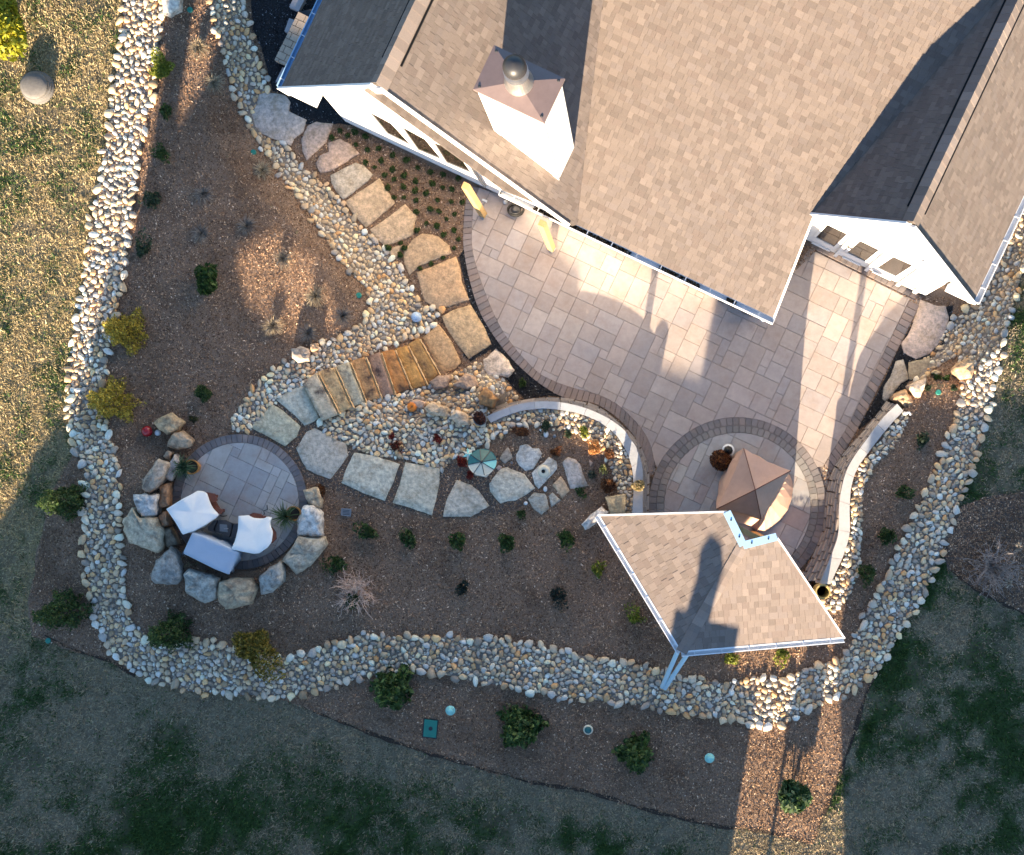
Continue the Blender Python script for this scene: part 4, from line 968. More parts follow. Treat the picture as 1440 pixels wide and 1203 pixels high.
# chimney
ch = box_un('chimney', -309, -235, 277, 321, 2.9, 7.65, M['siding'], house)
mb = MB(); ring = [(-312,274),(-232,274),(-232,324),(-312,324)]; R = [tuple(UN(u, n)[:2]) for u, n in ring]
apex = tuple(UN(-272, 299, 7.86)); V = [(x, y, 7.652) for x, y in R]+[(x, y, 7.72) for x, y in R]+[apex]
mb.add(V, [[3,2,1,0]]+[[i, (i+1) % 4, 4+(i+1) % 4, 4+i] for i in range(4)]+[[4+i, 4+(i+1) % 4, 8] for i in range(4)])
mb.build('chimney_cap', M['cap_metal'], ch)
c0_ = UN(-272, 300, 7.78); mb = MB(); mb.lathe(c0_, [(.27,0),(.27,.06),(.225,.16),(.20,.30),(.20,.42)], 28); mb.build('flue_pipe', M['steel'], ch, smooth=False)
mb = MB()
for k in range(3): mb.lathe(c0_+Vector((0,0,.45+.075*k)), [(.17,-.02),(.215,0),(.225,.022),(.17,.034)], 28)
mb.lathe(c0_+Vector((0,0,.42)), [(.15,0),(.15,.30)], 20)
mb.build('flue_louvre', M['steel'], ch)
mb = MB(); mb.lathe(c0_+Vector((0,0,.68)), [(.20,0),(.215,.03),(.21,.12),(.185,.19),(.12,.255),(.03,.275),(.005,.28)], 28); mb.build('flue_cap', M['dark'], ch, smooth=True)
box_un('corner_trim', -242, -234.4, 276.4, 277.0, 3.3, 7.64, M['white'], ch); box_un('corner_trim', -309.6, -302, 276.4, 277.0, 4.9, 7.64, M['white'], ch)
for u, n in ((-307,279),(-237,279),(-237,319),(-307,319)):
    mb = MB(); mb.lathe(UN(u, n, 7.725), [(.03,0),(.03,.018),(.012,.028)], 10); mb.build('cap_bolt', M['dark'], ch)
# little stepped landing at the top left of the house
ls = empty('side_steps', G1(408, 60), 'tan paver landing with grey treads beside the left gutter', 'steps')
def flat_part(name, px, z0, z1, m, parent, col=None):
    mb = MB(); R = WZ([p[0] for p in px], [p[1] for p in px], z1); mb.prism([tuple(p[:2]) for p in R], z0, z1); o = mb.build(name, m, parent)
    if col: o.color = (*col, 1)
    return o
z5 = lambda p: Z(p, 380, 0, 6.017)
LAND = z5([(240,100),(420,60),(330,290),(170,565),(35,508)])
for j in range(8):
    for i in range(-3, 5):
        a = math.radians(116); e1 = (math.cos(a), math.sin(a)); e2 = (-e1[1], e1[0]); o = (z5([(240,100)])[0][0]+e1[0]*j*10.2, z5([(240,100)])[0][1]+e1[1]*j*10.2); sft = (j % 2)*7-2
        q = [(o[0]+e1[0]*x-e2[0]*(y+sft), o[1]+e1[1]*x-e2[1]*(y+sft)) for x, y in ((.4,i*14+.4),(9.8,i*14+.4),(9.8,i*14+13.6),(.4,i*14+13.6))]
        if area(q) < 0: q = q[::-1]
        pc = clip_convex(LAND, q)
        if len(pc) >= 3 and abs(area(pc)) > 10: flat_part('paver', pc, .18, .34+random.uniform(0, .006), M['paver'], ls, jc((.42,.34,.26)))
flat_part('riser', [ (p[0]*.99+4.05, p[1]*.985+.6) for p in LAND], -.02, .30, M['dark'], ls)
for px in ([(160,155),(205,170),(152,280),(120,265)], [(160,60),(190,0),(290,0),(240,98)], [(45,690),(105,570),(165,595),(105,722)]): flat_part('tread', z5(px), -.02, .16, M['cap'], ls, (.40,.37,.37))

# ------------------------------------------------------------------ pavilion roof over the corner of the circle patio
pav = empty('pavilion', WZ(1010, 830, GARDEN), 'open pavilion with an angled two slope shingle roof beside the circle patio', 'pavilion')
A_, F_, E_ = (Vector(WZ(x, y, 2.6)) for x, y in ((842,725),(958,917),(1187,897)))
C_ = Vector(WZ(1045, 767, 3.45))
PL_A = plane3(A_, F_, C_); PL_B = plane3(F_, E_, C_)
B_ = px_plane(1022, 720, PL_A); D_ = px_plane(1092, 755, PL_B)
rA = deck('roof', PL_A, [tuple(v[:2]) for v in (A_, F_, C_, B_)], pav, .09); rB = deck('roof', PL_B, [tuple(v[:2]) for v in (F_, E_, D_, C_)], pav, .09)
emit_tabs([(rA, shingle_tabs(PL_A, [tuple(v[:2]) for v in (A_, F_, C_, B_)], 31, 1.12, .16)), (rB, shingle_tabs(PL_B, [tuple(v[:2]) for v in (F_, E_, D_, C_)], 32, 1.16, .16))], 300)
ridge_caps(rA, F_+Vector((0,0,.015)), C_+Vector((0,0,.015)), .13, 5, slope=.22, lift=.022)
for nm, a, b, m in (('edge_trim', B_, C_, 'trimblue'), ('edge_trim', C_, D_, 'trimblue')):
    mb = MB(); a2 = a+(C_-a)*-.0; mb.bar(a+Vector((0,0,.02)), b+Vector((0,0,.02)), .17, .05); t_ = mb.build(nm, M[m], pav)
    d = (b-a); n = int(d.length/.28)
    for i in range(n): mb = MB(); mb.lathe(a+d*((i+.5)/n)+Vector((0,0,.045)), [(.02,0),(.02,.015),(.006,.02)], 8); mb.build('screw', M['dark'], t_)
for a, b in ((A_, F_), (F_, E_), (A_, B_), (E_, D_)): board('edge_board', a+Vector((0,0,.028)), b+Vector((0,0,.028)), .16, .035, M['metalwhite'], pav)
for a, b in ((A_, F_), (F_, E_)):
    d = (b-a).normalized(); s = Vector((d.y, -d.x, 0)); s = s if s.y < 0 or s.x < -.5 else -s; L = (b-a).length
    mb = MB(); mb.bar(a+s*.10+Vector((0,0,-.02)), b+s*.10+Vector((0,0,-.02)), .018, .10); mb.bar(a+s*.05+Vector((0,0,-.07)), b+s*.05+Vector((0,0,-.07)), .10, .012); g = mb.build('gutter', M['metalwhite'], pav)
    k = .3
    while k < L: mb = MB(); mb.bar(a+d*k+Vector((0,0,.03)), a+d*k+s*.11+Vector((0,0,.045)), .02, .012); mb.build('hanger', M['metalwhite'], g); k += .62
for (x0, y0, x1, y1) in ((955,912,931,965),(969,917,935,967)):
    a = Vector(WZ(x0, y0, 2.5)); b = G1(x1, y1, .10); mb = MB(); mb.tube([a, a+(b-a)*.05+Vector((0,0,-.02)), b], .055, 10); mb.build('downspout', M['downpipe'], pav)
ctr = (A_+F_+E_+C_)/4
for v in (A_, F_, E_, B_, D_):
    p = v+(ctr-v)*.13; px_ = to_px((p.x, p.y, .3)); z0 = T1(*px_); mb = MB(); mb.bar((p.x, p.y, z0-.05), (p.x, p.y, zpl(PL_A if v in (A_, B_) else PL_B, p.x, p.y)-.22), .15); mb.build('post', M['timber'], pav)
def beam(a, b):
    a2 = a+(ctr-a)*.13; b2 = b+(ctr-b)*.13; f = lambda p: min(zpl(PL_A, p.x, p.y), zpl(PL_B, p.x, p.y))-.20
    mb = MB(); mb.bar((a2.x, a2.y, f(a2)), (b2.x, b2.y, f(b2)), .12, .16); mb.build('beam', M['timber'], pav)
beam(A_, F_); beam(F_, E_); beam(B_, D_)

# ------------------------------------------------------------------ the neighbour across the lawn (south of the frame): it throws the long shadow
LAT = Vector((math.cos(SUN_AZ), -math.sin(SUN_AZ), 0)); FWD = Vector((math.sin(SUN_AZ), math.cos(SUN_AZ), 0)); S_OCC = -15.0; TE = math.tan(SUN_EL)
PROF = [(-1500,2.4),(-900,2.9),(-826,3.7),(-814,3.95),(-790,4.16),(-751,4.3),(-748,4.77),(-724,5.2),(-724,8.4),(-694,8.4),(-694,6.0),(-640,6.6),(-560,6.45),(-240,6.15),(-228,5.3),(-120,4.95),(-105,4.5),(72,4.4),(80,5.72),(93,5.80),(99,6.2),(97,6.5),(106,6.72),(121,6.72),(129,6.5),(126,6.2),(124,5.80),(163,5.70),(166,3.3),(214,3.2),(214,2.05),(263,2.05),(263,2.95),(268,2.95),(268,2.05),(369,2.05),(367,2.25),(340,2.9),(314,3.5),(311,5.0),(520,5.2),(1500,5.2)]
def occ(px, py, dz=0):
    v = G1(px, py, dz); return (v.dot(LAT)*SC, v.z+TE*(v.dot(FWD)-S_OCC))
BANDS = [Z([(590,405),(830,255),(1060,165),(1110,240),(1280,480),(1120,600),(1010,715),(690,470)], 180, 280, 4)]
BANDS_SEEN = [Z(p, 180, 280, 4) for p in ([(595,405),(830,262),(1060,172),(1105,235),(900,400),(745,488),(690,465)], [(765,515),(960,395),(1120,262),(1180,340),(1010,490),(880,598),(850,592)], [(890,622),(1020,505),(1212,405),(1275,480),(1120,600),(1022,708),(990,700)])]
HOLES = [[occ(x, y) for x, y in b] for b in BANDS]  # gap added to let sun through, standing in for window-reflected light on the mulch
HOLES = [[(l, h+(.10 if h > sum(q[1] for q in b)/len(b) else -.10)) for l, h in b] for b in HOLES]
outer = [(-1500, -.5)]+PROF+[(1500, -.5)]
vs2 = [Vector((l/SC, h)) for l, h in outer]; fl = [list(range(len(outer)))]
ed = []
for hpoly in HOLES:
    n = len(vs2); vs2 += [Vector((l/SC, h)) for l, h in hpoly]; ed += [(n+i, n+(i+1) % len(hpoly)) for i in range(len(hpoly))]
v2, e2, f2, *_ = delaunay_2d_cdt(vs2, ed, fl, 1, 1e-5)
f2 = [f for f in f2 if not any(pip([((sum(v2[i][0] for i in f)/3)*SC, sum(v2[i][1] for i in f)/3)], hp)[0] for hp in HOLES)]
n = len(v2); dep = Vector((TO_SUN.x, TO_SUN.y, TO_SUN.z))*1.6
fr_ = [LAT*v[0]+FWD*S_OCC+Vector((0, 0, v[1])) for v in v2]; bk = [p+dep for p in fr_]
cnt = {}
for f in f2:
    for i in range(3): cnt.setdefault(tuple(sorted((f[i], f[(i+1) % 3]))), []).append((f[i], f[(i+1) % 3]))
F = [list(f) for f in f2]+[[i+n for i in f[::-1]] for f in f2]+[[b, a, a+n, b+n] for k_, l in cnt.items() if len(l) == 1 for a, b in l]
nb = py_obj('neighbour_house', [tuple(p) for p in fr_+bk], F, M['brick'], origin=tuple(LAT*-8+FWD*S_OCC))
tag(nb, 'long neighbouring house with chimneys standing beyond the lower edge of the lawn', 'house')
# ------------------------------------------------------------------ plants
def leaves(n, pos_fn, size, cols, aspect=2.0, outward=.6, droop=0):
    """n leaf quads; pos_fn(n)->(positions, outward normals)"""
    P, Nn = pos_fn(n); n = len(P)
    rnd = RNG.normal(0, 1, (n, 3)); rnd /= np.linalg.norm(rnd, axis=1)[:, None]
    nr = Nn*outward+rnd*(1-outward); nr /= np.linalg.norm(nr, axis=1)[:, None]
    t = np.cross(nr, RNG.normal(0, 1, (n, 3))); t /= np.linalg.norm(t, axis=1)[:, None]; b = np.cross(nr, t)
    s = (size*RNG.uniform(.6, 1.3, n))[:, None]
    V = np.stack([P-t*s, P+b*s/aspect, P+t*s, P-b*s/aspect], 1).reshape(-1, 3); F = np.arange(4*n).reshape(n, 4)
    c = np.array(cols)[RNG.integers(0, len(cols), n)]*RNG.uniform(.7, 1.3, (n, 1))
    return V, F, np.repeat(c, 4, 0)
def lumps(seed, k=9):
    r = np.random.default_rng(seed); d = r.normal(0, 1, (k, 3)); d[:, 2] = np.abs(d[:, 2])*.7; d /= np.linalg.norm(d, axis=1)[:, None]; return d, r.uniform(.25, .6, k)
def ball_fn(c, r, h, seed, lump=.28):
    D, A = lumps(seed)
    def f(n):
        d = RNG.normal(0, 1, (n, 3)); d[:, 2] = np.abs(d[:, 2])*1.0-.15; d /= np.linalg.norm(d, axis=1)[:, None]
        k = (np.exp((d@D.T-1)*9)*A).sum(1); q = (1.0-lump+lump*k*1.5)*(.30+.70*RNG.random(n)**.55)
        p = d*np.array((r, r, h*.62))*q[:, None]; p[:, 2] += h*.42
        return np.array(c)+p, d
    return f
def cone_fn(c, r, h, seed, lean=(0, 0), top=.12):
    ph = np.random.default_rng(seed).random(4)*6.28
    def f(n):
        z = 1-np.sqrt(RNG.random(n)*.98); a = RNG.random(n)*2*math.pi
        rad = r*((1-z)**.8*(1-top)+top)*(1+.26*np.sin(3*a+ph[0]+z*5)+.24*np.sin(5*a+ph[1]-z*9)+.20*np.sin(9*a+ph[2]+z*14))*(.45+.55*RNG.random(n)**.45)
        d = np.stack([np.cos(a), np.sin(a), np.full(n, .55)], 1); d /= np.linalg.norm(d, axis=1)[:, None]
        p = np.stack([np.cos(a)*rad+lean[0]*z*h, np.sin(a)*rad+lean[1]*z*h, z*h+.03], 1)
        return np.array(c)+p, d
    return f
def shrub(name, px, py, label, cat, fn_kind, r, h, n, size, cols, seed, group=None, aspect=2.0, outward=.5, lump=.28, stem=True):
    b = G1(px, py); t = empty(name, b, label, cat, group)
    fn = ball_fn(tuple(b), r, h, seed, lump) if fn_kind == 'ball' else cone_fn(tuple(b), r, h, seed)
    V, F, C = leaves(n, fn, size, cols, aspect, outward); np_obj('foliage', V, F, M['leaf'], C, parent=t)
    if stem:
        mb = MB()
        for k in range(5):
            a = k*1.257+seed; mb.tube([b+Vector((0,0,-.03)), b+Vector((math.cos(a)*r*.25, math.sin(a)*r*.25, h*.35)), b+Vector((math.cos(a)*r*.5, math.sin(a)*r*.5, h*.6))], [.016, .011, .004], 5)
        mb.build('stem', M['bark'], t)
    return t
GOLD = [(.46,.34,.045),(.36,.27,.04),(.56,.42,.07),(.20,.17,.03)]
DKG = [(.040,.075,.020),(.055,.100,.026),(.030,.058,.017),(.08,.115,.03)]
MIDG = [(.045,.085,.018),(.060,.11,.024),(.034,.066,.016)]
YEL = [(.25,.28,.035),(.19,.23,.03),(.33,.34,.05),(.11,.14,.02)]
JUN = [(.045,.070,.035),(.032,.055,.028),(.06,.085,.04)]
HOL = [(.042,.085,.022),(.06,.115,.028),(.13,.19,.055),(.03,.06,.018)]
RUST = [(.17,.062,.022),(.11,.04,.018),(.23,.10,.035),(.08,.035,.018)]
REDL = [(.20,.025,.018),(.13,.018,.014),(.27,.045,.025)]
G_ = 'golden and green shrubs of the beds'
CONES = [
 ('arborvitae', 184,468,'golden arborvitae spilling over the swale beside the sunlit lawn, upper of the two',.44,1.15,3400,.042,GOLD),
 ('arborvitae', 168,566,'golden arborvitae with its bright tip over the swale just above the shaded bend',.46,1.45,3600,.042,GOLD),
 ('juniper', 104,704,'dark green pointed juniper with a sunlit yellow tip by the left lawn',.38,1.6,3000,.045,DKG),
 ('juniper', 104,856,'feathery dark green juniper at the lower left corner of the beds',.44,1.8,3200,.045,DKG),
 ('juniper', 250,886,'dark green juniper leaning over the lower bend of the swale',.40,1.55,3000,.045,DKG),
 ('holly', 557,963,'tall dark holly below the swale, left of the white headed stake light',.42,1.75,1900,.070,HOL),
 ('holly', 733,1018,'dark green holly between the first two stake lights',.46,1.4,1900,.070,HOL),
 ('holly', 894,1054,'holly with pale sunlit lower leaves between the second and third stake lights',.38,1.45,1700,.070,HOL),
 ('laurel', 1113,1113,'glossy sunlit laurel in the bright corner of the lower bed',.46,.95,1300,.085,[(.05,.10,.03),(.09,.15,.055),(.035,.07,.02),(.14,.19,.09)]),
]
for i, (nm, x, y, l, r, h, n, s, c) in enumerate(CONES):
    shrub(nm, x, y, l, 'shrub', 'cone' if nm != 'laurel' else 'ball', r, h, n, s, c, 300+i, aspect=2.6 if nm in ('arborvitae', 'juniper') else 1.7, outward=.3)
BALLS = [
 ('golden_shrub', 366,907,'round golden brown shrub at the inner edge of the lower swale',.66,.75,3600,.045,[(.28,.20,.03),(.22,.16,.025),(.36,.25,.045),(.12,.11,.02)]),
 ('golden_shrub', 233,103,'yellow green shrub between the top of the swale and the narrow shadow',.36,.55,2600,.030,YEL),
 ('tall_shrub', 20,36,'large bright yellow green shrub in the top left corner of the lawn',1.2,2.3,9000,.080,[(.34,.32,.02),(.26,.28,.02),(.42,.38,.03),(.15,.17,.015)]),
 ('boxwood', 295,400,'round broadleaf green shrub alone in the upper mulch bed',.40,.62,1100,.065,MIDG),
 ('boxwood', 292,554,'small round dark green boxwood above the fire pit boulders',.27,.45,2200,.022,DKG),
 ('young_juniper', 237,160,'small dark tuft of juniper, uppermost in the strip beside the swale',.20,.35,900,.028,DKG),
 ('young_juniper', 231,220,'dark juniper tuft in the narrow shadow strip beside the swale',.23,.36,1000,.028,DKG),
 ('young_juniper', 219,283,'olive juniper tuft where the narrow shadow meets the mulch shade',.26,.36,1000,.028,JUN),
 ('young_juniper', 205,352,'juniper tuft with a pale dead twig at the swale edge',.28,.40,1200,.028,JUN),
 ('azalea', 520,748,'leftmost dark azalea of the row under the big flagstones',.27,.40,1300,.030,DKG),
 ('azalea', 577,757,'second azalea from the left in the row under the flagstones',.25,.38,1200,.030,DKG),
 ('azalea', 646,760,'azalea of the row directly below the last large flagstone',.26,.38,1200,.030,MIDG),
 ('azalea', 714,763,'azalea with some reddish twigs below the oval garden',.26,.38,1200,.030,MIDG),
 ('azalea', 798,757,'rightmost azalea of the row, near the white boulder at the pavilion',.25,.40,1200,.030,MIDG),
 ('azalea', 477,790,'dark azalea next to the flat boulder right of the fire pit',.26,.38,1200,.030,DKG),
 ('dark_shrub', 651,826,'small almost black shrub in the middle of the lower mulch',.20,.28,700,.028,[(.018,.03,.022),(.026,.04,.03)]),
 ('dark_shrub', 785,838,'wide blackish low shrub in the mulch left of the pavilion',.28,.26,800,.028,[(.018,.03,.022),(.026,.04,.03)]),
 ('spirea', 841,803,'small yellow green shrub nearest the left corner of the pavilion roof',.19,.28,900,.026,YEL),
 ('spirea', 891,868,'bright lime shrub beside the left eave of the pavilion',.22,.30,1100,.026,YEL),
 ('spirea', 1027,925,'lime shrub in shade below the pavilion gutter',.20,.30,900,.026,YEL),
 ('spirea', 1098,917,'sunlit yellow shrub below the pavilion gutter',.21,.32,1000,.026,YEL),
 ('box_shrub', 1268,692,'middle dark shrub in the right mulch bed',.24,.36,1100,.028,DKG),
 ('box_shrub', 1245,753,'dark shrub in the right bed, below the middle one',.24,.36,1100,.028,DKG),
 ('box_shrub', 1218,806,'lowest dark shrub of the right bed beside the wall end',.30,.42,1300,.028,DKG),
 ('box_shrub', 1295,620,'olive shrub at the upper part of the right bed',.22,.30,800,.028,JUN),
 ('low_plant', 1317,531,'bright green sprig beside the yellow stone at the tip of the right bed',.11,.14,300,.026,MIDG),
 ('low_plant', 1331,533,'darker green sprig left of the orange tan boulder',.09,.12,260,.026,MIDG),
 ('low_plant', 1304,546,'green sprig below the split white boulder',.10,.12,260,.026,JUN),
 ('low_plant', 1341,546,'faint green sprig below the orange tan boulder',.09,.10,220,.026,JUN),
 ('rust_perennial', 735,608,'rust brown dried clump at the upper left of the oval garden',.22,.26,1300,.022,RUST),
 ('rust_perennial', 781,637,'small rust brown clump above the pale stepping stone',.16,.22,900,.022,RUST),
 ('rust_perennial', 836,632,'bright orange sunlit clump near the inside of the wall',.22,.34,1500,.022,[(.50,.22,.07),(.38,.15,.04),(.6,.33,.13)]),
 ('rust_perennial', 855,640,'dull orange clump touching the bright orange one',.17,.24,800,.022,RUST),
 ('rust_perennial', 856,683,'brown orange clump near the square stone slab',.26,.28,1300,.022,RUST),
 ('low_plant', 768,599,'green leafy plant at the top of the oval garden',.15,.2,500,.028,JUN),
 ('low_plant', 799,612,'dark green sprig right of the white ornaments',.12,.14,300,.028,JUN),
 ('low_plant', 822,608,'yellow leaved perennial close to the top bend of the wall',.14,.22,500,.026,YEL),
 ('low_plant', 847,659,'cream flowered perennial beside the small pointed stone',.12,.2,420,.024,[(.5,.45,.2),(.3,.3,.08),(.12,.14,.04)]),
 ('low_plant', 833,668,'grey green sprig with a thin twig right of the dark stone slab',.13,.14,320,.026,[(.09,.10,.07),(.05,.065,.04)]),
 ('low_plant', 816,693,'dark sprig below the dark mottled stepping stone',.15,.16,340,.026,DKG),
 ('low_plant', 733,723,'dark sprig under the small stepping stones',.13,.16,340,.026,DKG),
 ('red_perennial', 650,650,'red leaved plant left of the teal garden parasol',.18,.2,600,.028,REDL),
 ('red_perennial', 661,668,'small red leaved sprig under the teal garden parasol',.12,.14,300,.028,REDL),
 ('red_perennial', 616,616,'red sprig growing in the river rock slope, right hand one',.14,.16,380,.026,REDL),
 ('red_perennial', 552,614,'thin red sprig in the river rock slope, upper left one',.10,.12,240,.026,REDL),
 ('red_perennial', 557,627,'dull red and brown clump in the river rock slope',.20,.16,460,.026,REDL+RUST),
 ('dry_perennial', 454,688,'dry brown clump at the top of the beige boulder',.18,.22,600,.026,RUST),
 ('dry_perennial', 273,590,'small dry olive clump right of the tan boulder',.12,.14,300,.026,[(.10,.09,.03),(.07,.06,.025)]),
 ('low_plant', 735,540,'small green tuft growing in the black gravel by the patio curve',.12,.14,350,.026,MIDG),
 ('ground_cover', 300,-8,'pale tan tuft at the very top of the upper bed',.2,.2,300,.03,[(.3,.24,.15)]),
]
for i, (nm, x, y, l, r, h, n, s, c) in enumerate(BALLS):
    if y < 0: continue
    if nm in ('azalea', 'box_shrub', 'young_juniper', 'dark_shrub', 'spirea', 'low_plant'): n = int(n*.36); s = s*1.55; r *= 1.15
    shrub(nm, x, y, l, 'shrub' if r > .19 else 'plant', 'ball', r, h, n, s, c, 340+i, outward=.3, lump=.55)
# little sprouts planted between the stones and the house
SPR = za([(577,675),(628,695),(580,735),(638,762),(697,755),(766,790),(836,815),(708,818),(630,825),(674,850),(765,862),(725,890),(824,893),(892,852),(958,876),(1022,888),(882,922),(775,910),(968,934),(822,950),(1020,953),(1065,960),(742,955),(880,970),(935,983),(772,1003),(824,1003),(885,1017),(992,1015),(1062,1025),(1118,1028),(956,1062),(998,1072),(885,1075),(1078,1088),(1038,1112),(937,1133),(990,1145),(1076,1165),(460,700),(500,665),(540,690),(1100,905)]) + \
      zb([(988,68),(1023,112),(1075,88),(1098,135),(1075,180),(888,90),(805,155),(825,180),(805,215),(745,180),(960,258),(1020,228),(905,282)])
proto = None
for i, (x, y) in enumerate(SPR):
    b = G1(x, y)
    if proto is None:
        V, F, C = leaves(170, ball_fn((0,0,0), .085, .11, 5), .020, [(.05,.10,.02),(.035,.075,.016),(.07,.12,.03)], 2.2, .3)
        proto = np_obj('ground_cover_sprout', V, F, M['leaf'], C); o = proto
    else: o = proto.copy(); scene.collection.objects.link(o)
    o.location = b+Vector((0, 0, .005)); o.rotation_euler = (0, 0, random.random()*6.28); s = random.uniform(.75, 1.25); o.scale = (s, s, s)
    tag(o, 'tiny green sprout planted in the mulch between the flagstones and the house', 'plant', 'sprouts planted beside the flagstone path')
# straw coloured grass clumps
def blades(c, n, h, spread, wd, cols, seed, arch=.5):
    r = np.random.default_rng(seed); a = r.random(n)*2*math.pi; L = h*r.uniform(.6, 1.15, n); out = spread*r.uniform(.2, 1.0, n); V = []; F = []; C = []
    for i in range(n):
        d = np.array((math.cos(a[i]), math.sin(a[i]), 0)); s = np.array((-d[1], d[0], 0))*wd; col = np.array(cols[r.integers(len(cols))])*r.uniform(.7, 1.3)
        pts = [np.array(c)+d*.03, np.array(c)+d*out[i]*.45+np.array((0,0,L[i]*.8)), np.array(c)+d*out[i]+np.array((0,0,L[i]*(1-arch)))]
        k = len(V); V += [pts[0]-s, pts[0]+s, pts[1]-s*.8, pts[1]+s*.8, pts[2]]; F += [(k, k+1, k+3), (k, k+3, k+2), (k+2, k+3, k+4)]; C += [col]*5
    return np.array(V), np.array(F), np.array(C)
STRAWC = [(.55,.43,.26),(.42,.33,.20),(.30,.24,.16),(.62,.50,.32)]; GREYT = [(.30,.25,.20),(.20,.17,.145),(.42,.34,.25)]
TUFTS = [(287,330,'grey dormant clump, leftmost in the upper mulch bed',GREYT),(350,319,'faint grey dormant clump in the upper bed near the river rock',GREYT),(400,365,'straw clump with a dark heart in the top light band',STRAWC+GREYT),(446,417,'pale straw clump in the lowest light band',STRAWC),(387,459,'grey straw clump just below the light bands',STRAWC+GREYT),(484,446,'dark grey dormant clump above the bend of the river rock',GREYT),(372,242,'straw clump in the shade near the first flagstones',STRAWC),(289,275,'small grey clump in the shade of the upper bed',GREYT),(304,120,'pale sunlit straw clump beside the narrow shadow',STRAWC),(283,70,'thin sunlit straw stems near the top of the bed',STRAWC),(436,470,'little brown dormant clump left of the dark grey one',GREYT)]
for i, (x, y, l, c) in enumerate(TUFTS):
    V, F, C = blades(tuple(G1(x, y)), 230, .26, .36, .0065, c, 500+i, .50); o = np_obj('dormant_grass_clump', V, F, M['leaf'], C, origin=tuple(G1(x, y))); tag(o, l, 'grass clump')
# bare bushes
def bare_bush(px, py, label, r, h, n, col, seed, tips=None):
    b = G1(px, py); t = empty('bare_bush', b, label, 'shrub'); rnd = random.Random(seed); mb = MB(); tb = MB()
    for k in range(n):
        a = rnd.random()*6.283; el = rnd.uniform(.25, 1.2); L = rnd.uniform(.6, 1.0); d = Vector((math.cos(a)*math.cos(el)*r*L, math.sin(a)*math.cos(el)*r*L, math.sin(el)*h*L))
        p = [b+Vector((rnd.gauss(0, .05), rnd.gauss(0, .05), 0))]
        for q in (.35, .7, 1.0): p.append(b+d*q+Vector((rnd.gauss(0, .045), rnd.gauss(0, .045), rnd.gauss(0, .02))))
        mb.tube(p, [.015, .011, .008, .003], 4, cap=False)
        for m_ in range(4):
            q = rnd.uniform(.45, .95); s = b+d*q; e = s+Vector((rnd.gauss(0, .13), rnd.gauss(0, .13), rnd.uniform(.02, .16)))*r; (tb).tube([s, (s+e)/2+Vector((rnd.gauss(0,.02), rnd.gauss(0,.02), 0)), e], [.007, .005, .002], 3, cap=False)
    o = mb.build('branch', M['twig'], t); o.color = (*col, 1); o = tb.build('twig', M['twig'], t); o['kind'] = 'stuff'; o.color = (*(tips or col), 1); return t
bare_bush(503,834,'bare pinkish tan branching bush below the right end of the fire pit boulders',.76,.62,74,(.66,.44,.31),3,(.70,.50,.38))
bare_bush(1392,795,'large bare grey multi stemmed bush in the dark soil bed on the right',1.0,1.3,80,(.26,.22,.20),4,(.36,.30,.26))
b = G1(497, 846); V, F, C = leaves(500, ball_fn(tuple(b), .22, .25, 9), .028, MIDG, 2, .3); tag(np_obj('low_shrub', V, F, M['leaf'], C, origin=tuple(b)), 'small green shrub under the bare tan bush', 'shrub')
# sunlit dry flower heads in the big bare bush
for i, (x, y, l) in enumerate(((1432,770,'upper'),(1419,820,'lower'))):
    p = Vector(WZ(x, y, 1.55)); t_ = empty('flower_stem', G1(*(to_px((p.x*.98, p.y*.98, .3)))), f'{l} pale dried flower spray at the right edge above the bare grey bush', 'plant'); mb = MB()
    base = t_.location
    mb.tube([base, (base+p)/2+Vector((.03,0,.1)), p], [.012,.01,.006], 5)
    mb.build('stem', M['bark'], t_); V, F, C = blades(tuple(p-Vector((0,0,.1))), 26, .22, .20, .012, [(.62,.52,.38),(.5,.4,.3)], 610+i, .5); np_obj('flower_head', V, F, M['leaf'], C, parent=t_)
# pots with spiky plants
def spiky(px, py, ppx, ppy, label, r, z0, seed):
    b = Vector(WZ(ppx, ppy, z0)); t = empty('potted_plant', b, label, 'potted plant'); mb = MB()
    mb.lathe(b, [(.11,0),(.15,.04),(.18,.22),(.185,.27),(.17,.275),(.15,.25),(.15,.20)], 24); mb.build('pot', M['terra'], t, smooth=True)
    mb = MB(); mb.lathe(b+Vector((0,0,.19)), [(.155,0),(.155,.02)], 18); mb.build('potting_soil', M['soil'], t)
    c = b+Vector((WZ(px, py, z0+.5)[0]-WZ(ppx, ppy, z0+.5)[0], WZ(px, py, z0+.5)[1]-WZ(ppx, ppy, z0+.5)[1], 0))*.6+Vector((0,0,.24))
    V, F, C = blades(tuple(c), 120, .38, r, .012, [(.12,.17,.06),(.08,.13,.045),(.20,.23,.11),(.05,.09,.03)], seed, .55); np_obj('leaf', V, F, M['leaf'], C, parent=t)
spiky(262,657, 275,657, 'spiky grassy plant in an ochre glazed pot on the left of the fire pit patio', .42, GARDEN+.06, 61)
spiky(404,727, 417,722, 'fine leaved spiky plant in a pot next to the white quartz boulder', .50, GARDEN+.06, 62)

